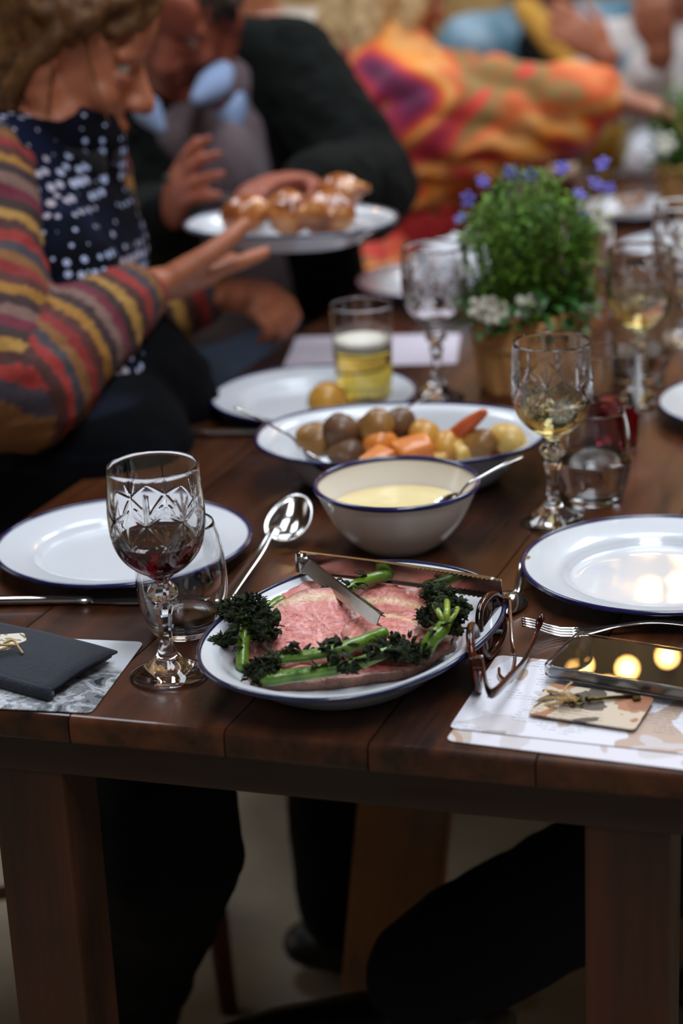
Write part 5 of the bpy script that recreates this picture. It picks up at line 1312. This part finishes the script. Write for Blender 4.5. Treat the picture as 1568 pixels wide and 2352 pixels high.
garment(man, inv, 'shirt_collar', [tube([nk + V(.068 * cos(a), .062 * sin(a), -.004 - .038 * max(0, -sin(a)) ) for a in [2 * pi * k / 24 for k in range(24)]], [(.012, .030)] * 24, 8, loop=True, up=(0, 0, 1)),
        limb((At(512, 165, 2.98), .018), (At(488, 200, 2.93), .027), (At(452, 228, 2.90), .012)), limb((At(318, 222, 2.96), .015), (At(340, 255, 2.92), .023), (At(368, 296, 2.91), .010))], M_SHIRT, .0055, 2)
jk = [limb((J['sl'], .085), ((J['sl'] + nk) / 2 + V(0, .03, .02), .085)), limb((J['sr'], .085), ((J['sr'] + nk) / 2 + V(0, .03, .02), .085)), ball(ch + V(0, .07, 0), (.20, .11, .20), 20, 14), limb((ch + V(0, .08, 0), .15), (J['pel'] + V(0, .06, .05), .17))]
for s_, q in ((1, J['sl']), (-1, J['sr'])):
    jk.append(limb((q + V(-.03 * s_, -.04, -.01), .07), (ch + V(.135 * s_, -.03, .0), .075), (J['pel'] + V(.15 * s_, -.02, .10), .085)))
garment(man, inv, 'jacket', jk, M_JACK, .009, 5, lambda co: .007 * fbm(co, 9, 7))
sleeve(man, inv, 'jacket_sleeve', J['sl'], J['el'], J['wl'] - (J['wl'] - J['el']).normalized() * .02, M_JACK, (.092, .085, .080, .068, .050), None, .007, .008)
sleeve(man, inv, 'jacket_sleeve', J['sr'], J['er'], J['wr'] - (J['wr'] - J['er']).normalized() * .02, M_JACK, (.086, .080, .074, .066, .050), None, .007, .008)
M_JEAN = mat('blue_denim', (74, 88, 108), .85, noise=(30, (56, 68, 88), .3), bump=(300, .3))
trousers(man, inv, J, M_JEAN, 1.0)
hair(man, inv, hc, M, mat('dark_grey_hair', (48, 36, 30), .6, noise=(50, (74, 60, 52), .25), bump=(140, .5)), [([(.074, .02, .05), (.079, .0, .0)], .012), ([(-.074, .02, .05), (-.079, .0, .0)], .012)], seed=8, disp=.004)
wd = At(440, 440, 2.74)
t = thing('serving_spoon', 'steel spoon with a dark handle held by the person in the dark jacket', 'spoon', wd)
put('handle', tube([V(-.035, .03, .015), V(.0, 0, 0)], [.006, .007], 10, round_ends=True), M_CORD, t); put('spoon_bowl', tube([V(0, 0, 0), V(.02, -.01, -.002), V(.05, -.02, -.006), V(.09, -.03, -.012)], [(.003, .002), (.006, .002), (.014, .003), (.010, .003)], 12, up=(0, 0, 1), round_ends=True), M_STEEL, t)

# --- the person in the orange shawl
hc = At(905, -15, 3.62)
J = dict(head=hc, neck=At(925, 150, 3.62), chest=At(930, 320, 3.62), pel=V(.19, 3.93, .575), sl=At(830, 225, 3.72), sr=At(1050, 230, 3.62),
         er=At(1235, 272, 3.48), wr=At(1430, 232, 3.42), el=At(850, 420, 3.80), wl=At(1010, 420, 3.66),
         kr=V(.58, 3.72, .54), kl=V(.58, 3.92, .54), ar=V(.62, 3.72, .085), al=V(.62, 3.92, .085), fd=(1, 0, 0))
hR = hand_parts(J['wr'], At(1540, 262, 3.40) - J['wr'], V(-.1, .0, -1), 1, (.25, .3, .35, .4), .05, .3, 1.1)
hL = hand_parts(J['wl'], At(1060, 440, 3.6) - J['wl'], V(0, 0, -1), -1, (.3, .3, .4, .4))
sha, inv, M = figure('person', 'person wrapped in an orange and magenta patterned shawl reaching over the table', J, M_SKIN3, (.80, .50, -.25), hands=(hR, hL))
eyes(inv @ hc, M, sha)
M_SHAWL = ramp_mat('patterned_shawl', [(.34, (84, 12, 52)), (.39, (128, 20, 72)), (.43, (188, 36, 44)), (.465, (222, 84, 30)), (.495, (238, 142, 44)), (.52, (230, 164, 90)), (.545, (222, 92, 36)), (.572, (128, 116, 58)), (.586, (210, 58, 36)), (.66, (164, 28, 52))], scale=3.3, rough=.8, detail=1.6, distort=1.3, sheen=.1, stretch=(.8, .8, 1.5))
sh_ = torso_parts(J['pel'] + V(-.03, 0, .08), J['chest'], J['neck'] - V(0, 0, .04), J['sl'], J['sr'], 1.08)
sh_ += [limb((At(880, 200, 3.62), .115), (At(900, 330, 3.60), .135), (At(940, 470, 3.62), .105), (At(960, 600, 3.66), .085)), limb((J['sr'], .090), (At(1150, 265, 3.54), .095), (J['er'], .088), (At(1345, 240, 3.44), .064)),
        limb((At(1000, 330, 3.55), .11), (At(1130, 310, 3.50), .085), (At(1270, 290, 3.46), .06)), limb((At(830, 190, 3.60), .07), (At(815, 240, 3.58), .075), (At(825, 340, 3.56), .08), (At(900, 430, 3.56), .08))]
garment(sha, inv, 'shawl', sh_, M_SHAWL, .011, 4, lambda co: .020 * abs(sin((co.x * .7 + co.z * 1.5 + .12 * fbm(co, 5, 3)) * 26)) - .010 + .010 * fbm(co, 8, 2))
hm = [limb((At(905, 560, 3.60), .055), (At(868, 620, 3.52), .06), (At(832, 668, 3.45), .065)), limb((At(800, 640, 3.42), .028), (At(850, 645, 3.42), .03))]
garment(sha, inv, 'shawl_end', hm, M_SHAWL, .009, 3, lambda co: .012 * abs(sin(co.x * 70)) - .006)
for k in range(6):
    x = 930 + k * 24; a = At(x, 500 + (k % 2) * 10, 3.52)
    put('shawl_tassel', xf(tube(catmull([a, a + V(.004, -.01, -.05), a + V(-.004 + k * .002, -.014, -.10)], 5), [.012, .013, .012, .011, .010, .010, .010, .009, .008, .007, .006], 8, round_ends=True), inv), mat('red_tassel', (168, 34, 34), .85), sha)
trousers(sha, inv, J, M_BLACK)
hair(sha, inv, hc, M, mat('blond_hair', (186, 146, 96), .5, noise=(40, (222, 188, 138), .25), bump=(100, .6)), [([(.05, -.07, .0), (.06, -.085, -.09), (.05, -.075, -.165)], .042), ([(-.05, -.07, .0), (-.06, -.085, -.09), (-.05, -.075, -.165)], .042), ([(0, -.09, 0), (0, -.10, -.09), (0, -.09, -.17)], .05), ([(.075, .01, .02), (.08, -.02, -.07), (.07, -.03, -.15)], .03), ([(-.075, .01, .02), (-.08, -.02, -.07), (-.07, -.03, -.15)], .03)], seed=11)

# --- two standing and seated figures far behind on the right, one pale back on the left
def simple_person(lab, hx, hz, depth, top_m, skin, hair_m, f, hand=None, hand_dir=None, lean=(0, 0), wide=1.1):
    hc = At(hx, hz, depth); g = Vector((f[0], f[1], 0)).normalized(); sd = V(g.y, -g.x, 0)          # sd: the figure's right
    nk = hc + V(-g.x * .03, -g.y * .03, -.17); ch = nk + V(lean[0], lean[1], -.22); pl_ = V(ch.x, ch.y, max(.575, ch.z - .34))
    J = dict(head=hc, neck=nk, chest=ch, pel=pl_, sr=nk + sd * .19 - V(0, 0, .06), sl=nk - sd * .19 - V(0, 0, .06))
    for s, k in (('r', 1), ('l', -1)):
        J['e' + s] = J['s' + s] + sd * .05 * k + g * .05 - V(0, 0, .26); J['w' + s] = J['e' + s] + g * .20 - sd * .10 * k + V(0, 0, .03)
        J['k' + s] = V(pl_.x, pl_.y, .54) + g * .42 + sd * .11 * k; J['a' + s] = V(J['k' + s].x, J['k' + s].y, .085)
    J['fd'] = g; hs = []
    for s, k in (('r', 1), ('l', -1)):
        if hand and hand[0] == s: J['w' + s] = At(*hand[1]); J['e' + s] = (J['s' + s] + J['w' + s]) / 2 + g * .06 - V(0, 0, .17); hs.append(hand_parts(J['w' + s], hand_dir, -g, k, (.3, .4, .5, .6)))
        else: hs.append(hand_parts(J['w' + s], g, V(0, 0, -1), -k))
    r, inv, M = figure('person', lab, J, skin, f, voxel=.007, hands=hs)
    eyes(inv @ hc, M, r)
    garment(r, inv, 'top', torso_parts(pl_, ch, nk - V(0, 0, .02), J['sl'], J['sr'], wide) + [limb((J['sl'], .082), ((J['sl'] + J['sr']) / 2, .085), (J['sr'], .082))], top_m, .011, 4, lambda co: .006 * fbm(co, 10, 2))
    for s in 'rl': sleeve(r, inv, 'sleeve', J['s' + s], J['e' + s], J['w' + s] * .8 + J['e' + s] * .2, top_m, (.075, .068, .06, .055, .048), None, .005, .009)
    trousers(r, inv, J, M_BLACK)
    hair(r, inv, hc, M, hair_m, [([(.07, -.02, 0), (.075, -.04, -.10)], .03), ([(-.07, -.02, 0), (-.075, -.04, -.10)], .03)], seed=4)
    return r, inv, J, M
M_TEAL = mat('teal_top', (58, 108, 128), .8, noise=(9, (150, 172, 186), .12))
M_HBR = mat('dark_brown_hair', (54, 32, 20), .55, noise=(40, (84, 50, 30), .25))
r, inv, J, M = simple_person('person in a teal and pale blue top with a black strap far behind', 1275, -150, 4.3, M_TEAL, M_SKIN1, M_HBR, (.35, -.9, -.15), ('l', (1392, 130, 4.02)), V(-.12, 0, .1))
g_ = inv @ J['neck']
put('black_strap', tube(catmull([g_ + V(-.10, -.09, -.01), g_ + V(-.02, -.165, -.12), g_ + V(.08, -.175, -.25), g_ + V(.16, -.12, -.36)], 6), [(.020, .004)] * 19, 8, up=(0, -1, 0)), M_BLACK, r)
put('yellow_scarf', tube(catmull([g_ + V(-.06, -.08, .02), g_ + V(.01, -.135, -.06), g_ + V(.07, -.17, -.13)], 6), [.028, .03, .03, .032, .034, .036, .036, .036, .034, .034, .032, .03, .026], 10, round_ends=True), mat('yellow_scarf', (226, 176, 74), .8, noise=(30, (196, 130, 44), .25)), r)
M_WHT = mat('white_blouse', (214, 206, 202), .8, noise=(20, (196, 186, 182), .3))
r, inv, J, M = simple_person('person in a white blouse at the top right corner with a raised hand', 1545, -120, 4.1, M_WHT, M_SKIN3, M_HBR, (-.6, -.75, -.2), ('r', (1520, 120, 3.80)), V(-.02, 0, .1))
r, inv, J, M = simple_person('person in a pale cream jumper with their back turned behind the jacket', 575, -130, 4.75, mat('cream_jumper', (206, 194, 180), .9, noise=(24, (190, 176, 160), .3)), M_SKIN1, M_HBR, (.1, .95, -.1), wide=1.05)

# --- the person sitting off to the right, of whom the crossed navy trouser leg is seen under the table
J = dict(head=V(.98, 2.03, 1.24), neck=V(1.00, 2.03, 1.07), chest=V(1.02, 2.03, .87), pel=V(1.04, 2.02, .575), sr=V(1.0, 2.22, 1.01), sl=V(1.0, 1.84, 1.01),
         er=V(.96, 2.28, .77), wr=V(.76, 2.20, .67), el=V(.96, 1.78, .77), wl=V(.76, 1.86, .66),
         kr=V(.62, 2.16, .55), ar=V(.60, 2.16, .085), kl=At(1600, 1880, 2.02), al=At(985, 2270, 2.06), fd=(-1, 0, 0))
J['kl'] = V(.50, 1.86, .52)
hR = hand_parts(J['wr'], V(-1, .1, 0), V(0, 0, -1), -1); hL = hand_parts(J['wl'], V(-1, -.1, 0), V(0, 0, -1), 1)
r, inv, M = figure('person', 'person in dark navy trousers seated at the right, one leg crossed under the table', J, M_SKIN1, (-1, 0, -.15), hands=(hR, hL), voxel=.007)
eyes(inv @ J['head'], M, r)
M_NTR = mat('navy_trousers', (18, 21, 28), .95, spec=.2, noise=(20, (14, 17, 23), .3))
garment(r, inv, 'top', torso_parts(J['pel'], J['chest'], J['neck'] - V(0, 0, .02), J['sl'], J['sr'], 1.1) + [limb((J['sl'], .08), (J['sr'], .08))], M_NTR, .011, 4)
for s in 'rl': sleeve(r, inv, 'sleeve', J['s' + s], J['e' + s], J['w' + s] * .9 + J['e' + s] * .1, M_NTR, (.075, .068, .06, .055, .048), None, .005, .009)
trousers(r, inv, J, M_NTR, 1.12)
hair(r, inv, J['head'], M, M_HBR, [([(.07, -.02, 0), (.075, -.04, -.10)], .03), ([(-.07, -.02, 0), (-.075, -.04, -.10)], .03)], seed=5)
